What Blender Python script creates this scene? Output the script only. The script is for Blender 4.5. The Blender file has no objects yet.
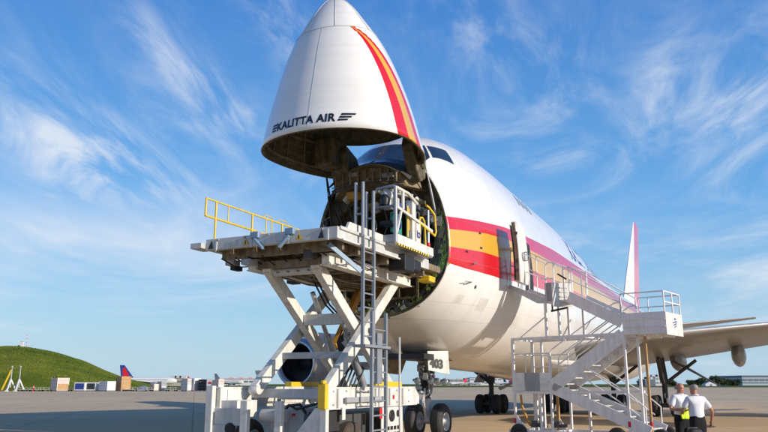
import bpy, bmesh, math, random
from mathutils import Vector, Matrix, Euler
R = math.radians
random.seed(7)
sc = bpy.context.scene
C = sc.collection

# ------------------------------------------------------------------ camera
FPX, HPX, EYE = 740.0, 168.0, 1.9
cam = bpy.data.cameras.new('camera')
cam.sensor_width = 36.0
cam.lens = 36.0 * FPX / 768.0
cam.clip_end = 12000
cam.clip_start = .1
co = bpy.data.objects.new('camera', cam)
C.objects.link(co)
co.location = (0, 0, EYE)
co.rotation_euler = (R(90) + math.atan(HPX / FPX), 0, 0)
sc.camera = co
sc.view_settings.view_transform = 'Standard'
sc.view_settings.look = 'None'
sc.view_settings.exposure = 0
sc.cycles.max_bounces = 6

# ------------------------------------------------------------------ node helpers
def mat(name):
    m = bpy.data.materials.new(name)
    m.use_nodes = True
    nt = m.node_tree
    return m, nt, nt.nodes['Principled BSDF']

def N(nt, typ, **kw):
    n = nt.nodes.new(typ)
    for k, v in kw.items():
        if k in n.inputs.keys() if isinstance(k, str) else False:
            n.inputs[k].default_value = v
        else:
            setattr(n, k, v)
    return n

def L(nt, a, b):
    nt.links.new(a, b)

def ramp(nt, fac, stops):
    r = nt.nodes.new('ShaderNodeValToRGB')
    el = r.color_ramp.elements
    el[0].position, el[0].color = stops[0][0], (*stops[0][1], 1)
    el[1].position, el[1].color = stops[-1][0], (*stops[-1][1], 1)
    for p, c in stops[1:-1]:
        e = el.new(p)
        e.color = (*c, 1)
    if fac is not None:
        L(nt, fac, r.inputs['Fac'])
    return r.outputs['Color']

def noise(nt, vec, scale, detail=4, rough=.55, dist=0):
    n = nt.nodes.new('ShaderNodeTexNoise')
    n.inputs['Scale'].default_value = scale
    n.inputs['Detail'].default_value = detail
    n.inputs['Roughness'].default_value = rough
    n.inputs['Distortion'].default_value = dist
    if vec is not None:
        L(nt, vec, n.inputs['Vector'])
    return n.outputs['Fac']

def mixc(nt, fac, a, b, mode='MIX'):
    n = nt.nodes.new('ShaderNodeMix')
    n.data_type = 'RGBA'
    n.blend_type = mode
    for sock, v in ((n.inputs['Factor'], fac), (n.inputs['A'], a), (n.inputs['B'], b)):
        pass
    ins = {'f': n.inputs[0], 'a': n.inputs[6], 'b': n.inputs[7]}
    for k, v in (('f', fac), ('a', a), ('b', b)):
        if hasattr(v, 'is_linked') or hasattr(v, 'links'):
            L(nt, v, ins[k])
        elif k == 'f':
            ins[k].default_value = v
        else:
            ins[k].default_value = (*v, 1)
    return n.outputs[2]

def math_(nt, op, a, b=None, c=None):
    n = nt.nodes.new('ShaderNodeMath')
    n.operation = op
    for i, v in enumerate((a, b, c)):
        if v is None:
            continue
        if hasattr(v, 'links'):
            L(nt, v, n.inputs[i])
        else:
            n.inputs[i].default_value = v
    return n.outputs[0]

def objco(nt, scale=(1, 1, 1)):
    t = nt.nodes.new('ShaderNodeTexCoord')
    mp = nt.nodes.new('ShaderNodeMapping')
    mp.inputs['Scale'].default_value = scale
    L(nt, t.outputs['Object'], mp.inputs['Vector'])
    return mp.outputs['Vector']

def paint(name, col, rough=.4, metal=0, dirt=.25, dirtcol=None, scale=2.5, coat=0, bump=0.0):
    """painted or bare metal with grime streaks and mottled roughness"""
    m, nt, b = mat(name)
    v = objco(nt)
    f = noise(nt, v, scale, 6, .65)
    f2 = noise(nt, objco(nt, (6, 6, .8)), 1.6, 4, .6)
    ff = math_(nt, 'MULTIPLY', f, f2)
    dc = dirtcol or tuple(c * .35 + .01 for c in col)
    hi = ramp(nt, ff, [(.12, (1, 1, 1)), (.34, (0, 0, 0))])
    fac = math_(nt, 'MULTIPLY', hi, dirt)
    c = mixc(nt, fac, col, dc)
    L(nt, c, b.inputs['Base Color'])
    rr = math_(nt, 'MULTIPLY_ADD', f, .35, rough - .17)
    L(nt, rr, b.inputs['Roughness'])
    b.inputs['Metallic'].default_value = metal
    if coat:
        b.inputs['Coat Weight'].default_value = coat
        b.inputs['Coat Roughness'].default_value = .1
    if bump:
        bp = nt.nodes.new('ShaderNodeBump')
        bp.inputs['Strength'].default_value = bump
        L(nt, noise(nt, v, scale * 8, 4), bp.inputs['Height'])
        L(nt, bp.outputs['Normal'], b.inputs['Normal'])
    return m

M = {}
M['white'] = paint('white_paint', (.74, .73, .70), .38, dirt=.65, dirtcol=(.36, .33, .27))
M['cream'] = paint('cream_paint', (.75, .73, .68), .42, dirt=.55, dirtcol=(.30, .25, .18), scale=1.8)
M['plane_white'] = paint('aircraft_white', (.80, .79, .77), .25, dirt=.10, coat=.5)
M['stairwhite'] = paint('stair_white', (.84, .82, .82), .45, dirt=.32, dirtcol=(.35, .31, .28))
M['panelwhite'] = paint('panel_white', (.70, .685, .65), .35, dirt=.3, coat=.3)
M['greypaint'] = paint('grey_paint', (.36, .37, .39), .45, dirt=.4)
M['ltgrey'] = paint('light_grey_paint', (.56, .56, .55), .4, dirt=.35)
M['dkgrey'] = paint('dark_grey', (.07, .07, .075), .55, dirt=.3)
M['steel'] = paint('steel', (.50, .52, .55), .35, metal=.6, dirt=.4)
M['galv'] = paint('galvanised', (.27, .295, .33), .42, metal=.2, dirt=.3)
M['yellow'] = paint('yellow_paint', (.78, .52, .015), .4, dirt=.35, dirtcol=(.25, .16, .03))
M['orange'] = paint('orange_hose', (.55, .27, .03), .5, dirt=.3)
M['rubber'] = paint('rubber', (.018, .018, .019), .75, dirt=.5, dirtcol=(.06, .055, .05))
M['brownrubber'] = paint('dusty_rubber', (.060, .042, .032), .8, dirt=.5, dirtcol=(.10, .075, .055))
M['black'] = paint('black_paint', (.012, .012, .014), .5, dirt=.2)
M['under'] = paint('under_frame', (.28, .22, .145), .6, dirt=.8, dirtcol=(.05, .04, .03), scale=3)
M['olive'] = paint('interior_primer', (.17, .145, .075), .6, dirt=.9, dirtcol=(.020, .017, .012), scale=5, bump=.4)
M['green'] = paint('green_primer', (.24, .42, .05), .5, dirt=.3)
M['liner'] = paint('cargo_liner', (.33, .27, .17), .6, dirt=.5, scale=3)
M['brow'] = paint('brow_panel', (.27, .195, .09), .6, dirt=.85, dirtcol=(.10, .075, .04), scale=4)
M['red'] = paint('red_paint', (.60, .012, .02), .4, dirt=.2)
M['blue'] = paint('blue_paint', (.02, .05, .26), .4, dirt=.2)
M['ltblue'] = paint('light_blue_paint', (.20, .31, .45), .4, dirt=.3)
M['navy'] = paint('navy_lettering', (.010, .012, .03), .4, dirt=.1)
M['tan'] = paint('tan_crate', (.50, .30, .13), .7, dirt=.5)
M['pink'] = paint('wrapped_cargo', (.60, .42, .36), .5, dirt=.5, dirtcol=(.7, .66, .62))
M['teal'] = paint('teal', (.03, .25, .20), .5)
M['skin'] = paint('skin', (.42, .19, .12), .5, dirt=.15, dirtcol=(.36, .13, .09), scale=14)
M['shirt'] = paint('white_cotton', (.72, .72, .76), .8, dirt=.45, dirtcol=(.45, .45, .52), scale=3, bump=.9)
M['trouser'] = paint('black_trousers', (.006, .006, .008), .95, dirt=.2, scale=6)
M['hair'] = paint('grey_hair', (.36, .33, .30), .8, dirt=.6, scale=30)
M['hivis'] = paint('hi_vis', (.62, .85, .02), .6, dirt=.15)
M['bag'] = paint('black_nylon', (.02, .02, .023), .7, dirt=.3)
M['windowdark'] = paint('dark_window', (.02, .03, .04), .12, dirt=.1)
M['concrete_b'] = paint('concrete_building', (.42, .40, .37), .8, dirt=.4, scale=.1)
M['tanbuild'] = paint('tan_building', (.50, .43, .34), .8, dirt=.3, scale=.1)
M['bluegrey'] = paint('bluegrey_cladding', (.15, .19, .25), .7, dirt=.3, scale=.1)
M['farwhite'] = paint('far_white', (.72, .72, .74), .5, dirt=.3, scale=.1)
M['wing_grey'] = paint('wing_grey', (.40, .40, .40), .42, dirt=.45, dirtcol=(.2, .19, .18), scale=.8, coat=.2)
M['engine'] = paint('nacelle_blue_grey', (.46, .47, .52), .32, dirt=.35, scale=1.0, coat=.3)
M['lip'] = paint('intake_lip', (.62, .63, .66), .25, metal=.8, dirt=.3)

# dark glass
m, nt, b = mat('cockpit_glass')
b.inputs['Base Color'].default_value = (.012, .03, .06, 1)
b.inputs['Roughness'].default_value = .06
b.inputs['Coat Weight'].default_value = .6
f = noise(nt, objco(nt), 1.4, 2)
L(nt, ramp(nt, f, [(.3, (.010, .022, .045)), (.7, (.02, .05, .11))]), b.inputs['Base Color'])
M['glass'] = m
M['wglass'] = m

# aircraft skin with livery: 'q' attribute = livery coordinate, 'ss','zz' = station and height
def skin_material(name, lines=True):
    m, nt, b = mat(name)
    def attr(n):
        a = nt.nodes.new('ShaderNodeAttribute')
        a.attribute_name = n
        return a.outputs['Fac']
    q, ss, zz = attr('q'), attr('ss'), attr('zz')
    comb = nt.nodes.new('ShaderNodeCombineXYZ')
    L(nt, ss, comb.inputs[0]); L(nt, zz, comb.inputs[1])
    v = comb.outputs[0]
    streak = nt.nodes.new('ShaderNodeMapping')
    streak.inputs['Scale'].default_value = (2.2, .22, 1)
    L(nt, v, streak.inputs['Vector'])
    n1 = noise(nt, streak.outputs[0], 1.5, 5, .6)
    n2 = noise(nt, v, .8, 5, .6)
    base = mixc(nt, math_(nt, 'MULTIPLY', ramp(nt, n1, [(.45, (0, 0, 0)), (.8, (1, 1, 1))]), .30), (.82, .81, .79), (.60, .56, .50))
    # belly grime
    belly = nt.nodes.new('ShaderNodeMapRange')
    belly.inputs['From Min'].default_value = 4.2; belly.inputs['From Max'].default_value = 2.3
    L(nt, math_(nt, 'ADD', zz, math_(nt, 'MULTIPLY', n2, .8)), belly.inputs['Value'])
    base = mixc(nt, math_(nt, 'MULTIPLY', belly.outputs[0], .42), base, (.40, .35, .27))
    bk = nt.nodes.new('ShaderNodeTexBrick')
    bk.inputs['Scale'].default_value = 1; bk.inputs['Brick Width'].default_value = 3.04; bk.inputs['Row Height'].default_value = 1.31
    bk.inputs['Mortar Size'].default_value = .004; bk.inputs['Bias'].default_value = 0
    bk.inputs['Color1'].default_value = (1, 1, 1, 1); bk.inputs['Color2'].default_value = (.90, .90, .91, 1); bk.inputs['Mortar'].default_value = (.6, .6, .6, 1)
    L(nt, v, bk.inputs['Vector'])
    base = mixc(nt, 1.0 if lines else .35, base, bk.outputs['Color'], 'MULTIPLY')
    red = (.58, .004, .014); gold = (.64, .36, .03)
    def between(a, c):
        return math_(nt, 'MULTIPLY', math_(nt, 'MULTIPLY', math_(nt, 'GREATER_THAN', q, a), math_(nt, 'LESS_THAN', q, c)), math_(nt, 'GREATER_THAN', ss, .55))
    base = mixc(nt, between(0, 3), base, red)
    base = mixc(nt, between(1, 2), base, gold)
    # panel seams
    if lines:
        def seam(val, period, width):
            w_ = math_(nt, 'PINGPONG', math_(nt, 'ADD', val, 100.0 + .37), period / 2)
            return math_(nt, 'LESS_THAN', w_, width)
        sm = math_(nt, 'MAXIMUM', seam(ss, 1.52, .006), seam(zz, 1.31, .006))
        base = mixc(nt, math_(nt, 'MULTIPLY', sm, .34), base, (.25, .24, .23))
    L(nt, base, b.inputs['Base Color'])
    L(nt, math_(nt, 'MULTIPLY_ADD', n2, .25, .17), b.inputs['Roughness'])
    b.inputs['Coat Weight'].default_value = .9
    b.inputs['Coat Roughness'].default_value = .18
    bp = nt.nodes.new('ShaderNodeBump')
    bp.inputs['Strength'].default_value = .06
    bp.inputs['Distance'].default_value = .05
    L(nt, noise(nt, v, 2.2, 2), bp.inputs['Height'])
    L(nt, bp.outputs['Normal'], b.inputs['Normal'])
    return m
M['skin_livery'] = skin_material('aircraft_skin')
M['door_livery'] = skin_material('nose_skin', lines=False)

def stripes(name, c1, c2, axis, period, duty=.5, shear=0.0):
    m, nt, b = mat(name)
    t = nt.nodes.new('ShaderNodeTexCoord')
    s = nt.nodes.new('ShaderNodeSeparateXYZ')
    L(nt, t.outputs['Object'], s.inputs[0])
    v = s.outputs[axis]
    if shear:
        v = math_(nt, 'ADD', v, math_(nt, 'MULTIPLY', s.outputs[2], shear))
    w_ = math_(nt, 'FRACT', math_(nt, 'DIVIDE', math_(nt, 'ADD', v, 100), period))
    L(nt, mixc(nt, math_(nt, 'LESS_THAN', w_, duty), c1, c2), b.inputs['Base Color'])
    b.inputs['Roughness'].default_value = .5
    return m
M['hazard'] = stripes('hazard_stripe', (.75, .55, .02), (.015, .015, .015), 1, .16, .5)
M['cladlines'] = stripes('terminal_cladding', (.40, .44, .50), (.10, .13, .18), 2, 3.2, .4)

# ------------------------------------------------------------------ mesh builder
class MB:
    def __init__(s, off=(0, 0, 0)):
        s.v, s.f, s.mi, s.sm = [], [], [], []
        s.cur = 0
        s.off = Vector(off)
        s.smooth = False
    def add(s, vs, fs, smooth=None):
        b0 = len(s.v)
        s.v += [tuple(Vector(p) - s.off) for p in vs]
        for f in fs:
            s.f.append(tuple(i + b0 for i in f))
            s.mi.append(s.cur)
            s.sm.append(s.smooth if smooth is None else smooth)
        return s
    def box(s, c, size, rot=None):
        c = Vector(c); x, y, z = (k / 2 for k in size)
        vs = [Vector(p) for p in ((-x,-y,-z),(x,-y,-z),(x,y,-z),(-x,y,-z),(-x,-y,z),(x,-y,z),(x,y,z),(-x,y,z))]
        if rot is not None:
            vs = [rot @ p for p in vs]
        return s.add([c + p for p in vs], [(0,3,2,1),(4,5,6,7),(0,1,5,4),(1,2,6,5),(2,3,7,6),(3,0,4,7)], False)
    def bx(s, x0, x1, y0, y1, z0, z1):
        return s.box(((x0+x1)/2, (y0+y1)/2, (z0+z1)/2), (abs(x1-x0), abs(y1-y0), abs(z1-z0)))
    def bar(s, p0, p1, w, h, up=(0, 0, 1)):
        p0, p1 = Vector(p0), Vector(p1)
        d = p1 - p0; ln = d.length; d.normalize()
        u = Vector(up)
        if abs(d.dot(u)) > .98: u = Vector((0, 1, 0))
        x = d.cross(u).normalized(); z = x.cross(d)
        m3 = Matrix((x, d, z)).transposed()
        return s.box((p0 + p1) / 2, (w, ln, h), m3)
    def tube(s, pts, r, n=8, caps=True):
        pts = [Vector(p) for p in pts]
        rs = r if isinstance(r, (list, tuple)) else [r] * len(pts)
        vs, fs = [], []
        prev = None
        for i, p in enumerate(pts):
            d = ((pts[i+1] - p) if i == 0 else (p - pts[i-1]) if i == len(pts)-1 else (pts[i+1]-p).normalized() + (p-pts[i-1]).normalized()).normalized()
            if prev is None:
                u = Vector((0,0,1)) if abs(d.z) < .95 else Vector((1,0,0))
                x = d.cross(u).normalized()
            else:
                x = (prev - d * prev.dot(d)).normalized()
            prev = x
            y = d.cross(x)
            for k in range(n):
                a = 2 * math.pi * k / n
                vs.append(p + (x * math.cos(a) + y * math.sin(a)) * rs[i])
        for i in range(len(pts) - 1):
            for k in range(n):
                a, b_ = i * n + k, i * n + (k + 1) % n
                fs.append((a, b_, b_ + n, a + n))
        s.add(vs, fs, True)
        if caps:
            s.add([vs[k] for k in range(n)], [tuple(range(n))[::-1]], False)
            s.add([vs[-n + k] for k in range(n)], [tuple(range(n))], False)
        return s
    def lathe(s, c, axis, prof, n=32, smooth=True):
        """prof: list of (distance along axis, radius)"""
        c = Vector(c); d = Vector(axis).normalized()
        u = Vector((0,0,1)) if abs(d.z) < .9 else Vector((1,0,0))
        x = d.cross(u).normalized(); y = d.cross(x)
        vs, fs = [], []
        for (h, r) in prof:
            for k in range(n):
                a = 2*math.pi*k/n
                vs.append(c + d*h + (x*math.cos(a) + y*math.sin(a))*max(r, 1e-4))
        for i in range(len(prof)-1):
            for k in range(n):
                a, b_ = i*n+k, i*n+(k+1) % n
                fs.append((a, b_, b_+n, a+n))
        return s.add(vs, fs, smooth)
    def prism(s, poly, axis, a0, a1):
        """poly of 2D points in the plane normal to axis (0,1,2), extruded a0..a1"""
        def mk(p, a):
            q = list(p); q.insert(axis, a); return tuple(q)
        n = len(poly)
        vs = [mk(p, a0) for p in poly] + [mk(p, a1) for p in poly]
        fs = [tuple(range(n))[::-1], tuple(range(n, 2*n))]
        for i in range(n):
            j = (i+1) % n
            fs.append((i, j, j+n, i+n))
        return s.add(vs, fs, False)
    def grid(s, rows, smooth=True, flip=False, closed=False):
        n = len(rows[0])
        vs = [p for r in rows for p in r]
        fs = []
        for i in range(len(rows)-1):
            for k in range(n if closed else n-1):
                a, b_ = i*n+k, i*n+(k+1) % n
                f = (a, b_, b_+n, a+n)
                fs.append(f[::-1] if flip else f)
        return s.add(vs, fs, smooth)
    def build(s, name, mats, parent=None, bevel=0, fix=True, loc=None):
        me = bpy.data.meshes.new(name)
        me.from_pydata(s.v, [], s.f)
        mats = mats if isinstance(mats, (list, tuple)) else [mats]
        for m_ in mats:
            me.materials.append(M[m_] if isinstance(m_, str) else m_)
        for p, mi, sm in zip(me.polygons, s.mi, s.sm):
            p.material_index = mi; p.use_smooth = sm
        if fix:
            bm = bmesh.new(); bm.from_mesh(me)
            bmesh.ops.recalc_face_normals(bm, faces=bm.faces)
            bm.to_mesh(me); bm.free()
        o = bpy.data.objects.new(name, me)
        C.objects.link(o)
        if parent: o.parent = parent
        if loc is not None: o.location = loc
        if bevel:
            bv = o.modifiers.new('bevel', 'BEVEL')
            bv.width = bevel; bv.segments = 2; bv.limit_method = 'ANGLE'; bv.angle_limit = R(40)
            bv.harden_normals = False
        return o

def tag(o, label=None, cat=None, group=None, kind=None):
    if label: o['label'] = label
    if cat: o['category'] = cat
    if group: o['group'] = group
    if kind: o['kind'] = kind
    return o

def empty(name, loc, rz, label, cat, group=None):
    o = bpy.data.objects.new(name, None)
    C.objects.link(o)
    o.empty_display_size = .3
    o.location = loc; o.rotation_euler = (0, 0, rz)
    return tag(o, label, cat, group)

def text_mesh(txt, size, bold=0.0, shear=0, space=1.0):
    cu = bpy.data.curves.new('t', 'FONT')
    cu.body = txt; cu.size = size; cu.offset = bold; cu.shear = shear; cu.space_character = space
    cu.resolution_u = 3
    o = bpy.data.objects.new('t', cu); C.objects.link(o)
    dg = bpy.context.evaluated_depsgraph_get()
    me = bpy.data.meshes.new_from_object(o.evaluated_get(dg))
    vs = [v.co.copy() for v in me.vertices]; fs = [tuple(p.vertices) for p in me.polygons]
    bpy.data.objects.remove(o); bpy.data.meshes.remove(me); bpy.data.curves.remove(cu)
    return vs, fs

# ------------------------------------------------------------------ frames
# aircraft frame: local x = port (t), local y = aft (s), z up
OX, OY, TH = -1.9, 20.113, R(26.22)
def AC(t, s, z=0.0):
    return Vector((OX + s*math.sin(TH) + t*math.cos(TH), OY + s*math.cos(TH) - t*math.sin(TH), z))

# ------------------------------------------------------------------ WORLD, SUN
SUN_EL = R(17.5)
SUN_AZ = math.atan2(math.cos(TH), -math.sin(TH)) + R(4)   # clockwise from +Y: sun square on the port side
sd = Vector((math.sin(SUN_AZ)*math.cos(SUN_EL), math.cos(SUN_AZ)*math.cos(SUN_EL), math.sin(SUN_EL)))
sl = bpy.data.lights.new('sun', 'SUN')
sl.energy = 5.0; sl.angle = R(.5); sl.color = (1, .90, .76)
so = bpy.data.objects.new('sun', sl); C.objects.link(so)
so.rotation_euler = (-sd).to_track_quat('-Z', 'Y').to_euler()
so.location = (40, -20, 40)

w = bpy.data.worlds.new('World'); sc.world = w
w.use_nodes = True
nt = w.node_tree
bg = nt.nodes['Background']
sky = nt.nodes.new('ShaderNodeTexSky')
sky.sky_type = 'NISHITA'; sky.sun_disc = False
sky.sun_elevation = SUN_EL; sky.sun_rotation = SUN_AZ
sky.air_density = 1.15; sky.dust_density = .35; sky.ozone_density = 2.2; sky.altitude = 100
tc = nt.nodes.new('ShaderNodeTexCoord')
sep = nt.nodes.new('ShaderNodeSeparateXYZ')
L(nt, tc.outputs['Generated'], sep.inputs[0])
hs = nt.nodes.new('ShaderNodeHueSaturation')
hs.inputs['Saturation'].default_value = 1.15
hs.inputs['Value'].default_value = 1.25
L(nt, sky.outputs[0], hs.inputs['Color'])
ST = .14
def sc3(c): return tuple(k/ST for k in c)
grad = ramp(nt, sep.outputs[2], [(0, (.40, .61, .78)), (.07, (.30, .56, .82)), (.22, (.135, .41, .83)), (.48, (.050, .235, .68)), (.8, (.010, .055, .23)), (1, (.008, .045, .20))])
gsc = nt.nodes.new('ShaderNodeVectorMath'); gsc.operation = 'SCALE'; gsc.inputs['Scale'].default_value = 1/ST
L(nt, grad, gsc.inputs[0])
SKYC = mixc(nt, .22, gsc.outputs[0], hs.outputs['Color'])
# cirrus: project direction on a cloud plane
zc_ = math_(nt, 'MAXIMUM', sep.outputs[2], .02)
zc_ = math_(nt, 'ADD', zc_, .10)
px = math_(nt, 'DIVIDE', sep.outputs[0], zc_)
py = math_(nt, 'DIVIDE', sep.outputs[1], zc_)
cv = nt.nodes.new('ShaderNodeCombineXYZ')
L(nt, px, cv.inputs[0]); L(nt, py, cv.inputs[1])
def cirrus(rot, scale, sc_, loc, lo, hi, det=7, dist=1.2):
    mp = nt.nodes.new('ShaderNodeMapping')
    mp.inputs['Rotation'].default_value = (0, 0, rot)
    mp.inputs['Scale'].default_value = scale
    mp.inputs['Location'].default_value = loc
    L(nt, cv.outputs[0], mp.inputs['Vector'])
    n_ = noise(nt, mp.outputs[0], sc_, det, .62, dist)
    r_ = nt.nodes.new('ShaderNodeMapRange')
    r_.inputs['From Min'].default_value = lo; r_.inputs['From Max'].default_value = hi
    r_.interpolation_type = 'SMOOTHSTEP'
    L(nt, n_, r_.inputs['Value'])
    return r_.outputs[0]
c1 = cirrus(R(-40), (1.0, .42, 1), 2.3, (3.1, .7, 0), .36, .88, 10, 2.6)
c2 = cirrus(R(12), (.5, .30, 1), .9, (8.3, 2.2, 0), .46, .84, 5, 1.0)
az = math_(nt, 'DIVIDE', sep.outputs[0], math_(nt, 'MAXIMUM', sep.outputs[1], .05))
def bank(a0, e0, ra, re, tilt, amp):
    da = math_(nt, 'SUBTRACT', az, a0); de = math_(nt, 'SUBTRACT', sep.outputs[2], e0)
    c_, s__ = math.cos(tilt), math.sin(tilt)
    p = math_(nt, 'DIVIDE', math_(nt, 'ADD', math_(nt, 'MULTIPLY', da, c_), math_(nt, 'MULTIPLY', de, s__)), ra)
    q_ = math_(nt, 'DIVIDE', math_(nt, 'SUBTRACT', math_(nt, 'MULTIPLY', de, c_), math_(nt, 'MULTIPLY', da, s__)), re)
    d2 = math_(nt, 'ADD', math_(nt, 'MULTIPLY', p, p), math_(nt, 'MULTIPLY', q_, q_))
    return math_(nt, 'MULTIPLY', math_(nt, 'EXPONENT', math_(nt, 'MULTIPLY', d2, -1)), amp)
banks = None
for args in ((-.44, .29, .15, .055, R(-14), 1.15), (-.30, .40, .18, .024, R(-32), .95), (-.16, .46, .08, .03, R(-40), .8), (.51, .33, .09, .05, R(50), 1.25),
             (.40, .36, .07, .045, R(60), .7), (.19, .42, .13, .05, R(-25), .6), (.22, .31, .14, .05, R(-10), .5), (-.24, .33, .13, .05, R(-20), .45)):
    k_ = bank(*args)
    banks = k_ if banks is None else math_(nt, 'ADD', banks, k_)
lowm = nt.nodes.new('ShaderNodeMapRange'); lowm.inputs['From Min'].default_value = .26; lowm.inputs['From Max'].default_value = .17
L(nt, sep.outputs[2], lowm.inputs['Value'])
cl = math_(nt, 'ADD', math_(nt, 'MULTIPLY', math_(nt, 'MULTIPLY', c1, banks), 1.05), math_(nt, 'MULTIPLY', math_(nt, 'MULTIPLY', c2, lowm.outputs[0]), 1.15))
cl = math_(nt, 'ADD', cl, math_(nt, 'MULTIPLY', c1, .10))
cl = math_(nt, 'MINIMUM', cl, .85)
CLOUD_MIX = mixc(nt, cl, SKYC, (5.6, 6.0, 6.6))
# thin band of haze over the horizon
hz = nt.nodes.new('ShaderNodeMapRange')
hz.inputs['From Min'].default_value = .20; hz.inputs['From Max'].default_value = 0.0
L(nt, sep.outputs[2], hz.inputs['Value'])
hzf = math_(nt, 'MULTIPLY', math_(nt, 'POWER', hz.outputs[0], 1.6), .55)
fin_ = mixc(nt, hzf, CLOUD_MIX, (2.9, 4.35, 5.6))
L(nt, fin_, bg.inputs['Color'])
bg.inputs['Strength'].default_value = ST

# ------------------------------------------------------------------ GROUND
m, nt, b = mat('apron_concrete')
v = objco(nt)
big = noise(nt, v, .035, 5, .6)
mid = noise(nt, v, .5, 6, .65)
fine = noise(nt, v, 22, 4, .7)
col = ramp(nt, big, [(.3, (.60, .44, .275)), (.7, (.74, .555, .35))])
col = mixc(nt, math_(nt, 'MULTIPLY', ramp(nt, mid, [(.35, (1, 1, 1)), (.62, (0, 0, 0))]), .30), col, (.38, .29, .19))
sx_ = nt.nodes.new('ShaderNodeSeparateXYZ'); L(nt, v, sx_.inputs[0])
near = nt.nodes.new('ShaderNodeMapRange'); near.interpolation_type = 'SMOOTHSTEP'
near.inputs['From Min'].default_value = 62; near.inputs['From Max'].default_value = 44
L(nt, math_(nt, 'ADD', sx_.outputs[1], math_(nt, 'MULTIPLY', mid, 16)), near.inputs['Value'])
col = mixc(nt, math_(nt, 'MULTIPLY', near.outputs[0], .75), col, (.66, .43, .20))
col = mixc(nt, math_(nt, 'MULTIPLY', fine, .22), col, (.56, .45, .33))
br = nt.nodes.new('ShaderNodeTexBrick')
br.offset = 0; br.inputs['Scale'].default_value = 1
br.inputs['Brick Width'].default_value = 7.6; br.inputs['Row Height'].default_value = 7.6
br.inputs['Mortar Size'].default_value = .05
br.inputs['Color1'].default_value = (0, 0, 0, 1); br.inputs['Color2'].default_value = (.30, .30, .30, 1); br.inputs['Mortar'].default_value = (1, 1, 1, 1)
mpv = objco(nt)
mpv.node.inputs['Rotation'].default_value = (0, 0, R(-14))
L(nt, mpv, br.inputs['Vector'])
col = mixc(nt, math_(nt, 'MULTIPLY', br.outputs['Color'], .62), col, (.21, .165, .115))
oil = noise(nt, v, .16, 5, .7, .8)
col = mixc(nt, math_(nt, 'MULTIPLY', ramp(nt, oil, [(.62, (0, 0, 0)), (.74, (1, 1, 1))]), .55), col, (.10, .09, .08))
vor = nt.nodes.new('ShaderNodeTexVoronoi'); vor.feature = 'DISTANCE_TO_EDGE'; vor.inputs['Scale'].default_value = .055
wv = nt.nodes.new('ShaderNodeVectorMath'); wv.operation = 'ADD'
nz = nt.nodes.new('ShaderNodeTexNoise'); nz.inputs['Scale'].default_value = .25; nz.inputs['Detail'].default_value = 5
L(nt, v, nz.inputs['Vector'])
sc9 = nt.nodes.new('ShaderNodeVectorMath'); sc9.operation = 'SCALE'; sc9.inputs['Scale'].default_value = 6
L(nt, nz.outputs['Color'], sc9.inputs[0]); L(nt, v, wv.inputs[0]); L(nt, sc9.outputs[0], wv.inputs[1]); L(nt, wv.outputs[0], vor.inputs['Vector'])
col = mixc(nt, math_(nt, 'MULTIPLY', math_(nt, 'LESS_THAN', vor.outputs['Distance'], .004), .6), col, (.12, .10, .085))
tm = objco(nt, (.012, .7, 1)); tm.node.inputs['Rotation'].default_value = (0, 0, R(9))
tyre_ = noise(nt, tm, 1.0, 4, .6)
col = mixc(nt, math_(nt, 'MULTIPLY', ramp(nt, tyre_, [(.56, (0, 0, 0)), (.72, (1, 1, 1))]), .26), col, (.13, .11, .09))
L(nt, col, b.inputs['Base Color'])
b.inputs['Roughness'].default_value = .9
bp = nt.nodes.new('ShaderNodeBump'); bp.inputs['Strength'].default_value = .25; bp.inputs['Distance'].default_value = .02
L(nt, fine, bp.inputs['Height']); L(nt, bp.outputs['Normal'], b.inputs['Normal'])
M['apron'] = m

def grass_mat(name, c0, c1, c2, sc_):
    m, nt, b = mat(name)
    v = objco(nt)
    n1 = noise(nt, v, sc_, 7, .7)
    n2 = noise(nt, v, sc_*6, 5, .7)
    c = ramp(nt, n1, [(.32, c0), (.5, c1), (.68, c2)])
    c = mixc(nt, math_(nt, 'MULTIPLY', n2, .35), c, tuple(k*.5 for k in c0))
    L(nt, c, b.inputs['Base Color'])
    b.inputs['Roughness'].default_value = 1
    b.inputs['Specular IOR Level'].default_value = .1
    return m
M['grass'] = grass_mat('airfield_grass', (.050, .085, .012), (.10, .14, .018), (.17, .18, .03), .05)
M['hillgrass'] = grass_mat('hill_grass', (.085, .125, .012), (.145, .18, .016), (.25, .25, .03), .035)
M['tuft'] = grass_mat('grass_tuft', (.08, .12, .012), (.135, .17, .016), (.24, .24, .03), .035)

g = MB()
g.add([(-6000, -600, -.02), (6000, -600, -.02), (6000, 9000, -.02), (-6000, 9000, -.02)], [(0, 1, 2, 3)])
tag(g.build('ground', 'grass'), kind='structure')
g = MB()
g.add([(-400, -400, 0), (500, -400, 0), (900, 520, 0), (215, 425, 0), (72, 480, 0), (-35, 330, 0), (-70, 228, 0), (-400, 212, 0)], [tuple(range(8))])
tag(g.build('apron', 'apron'), kind='structure')

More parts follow.
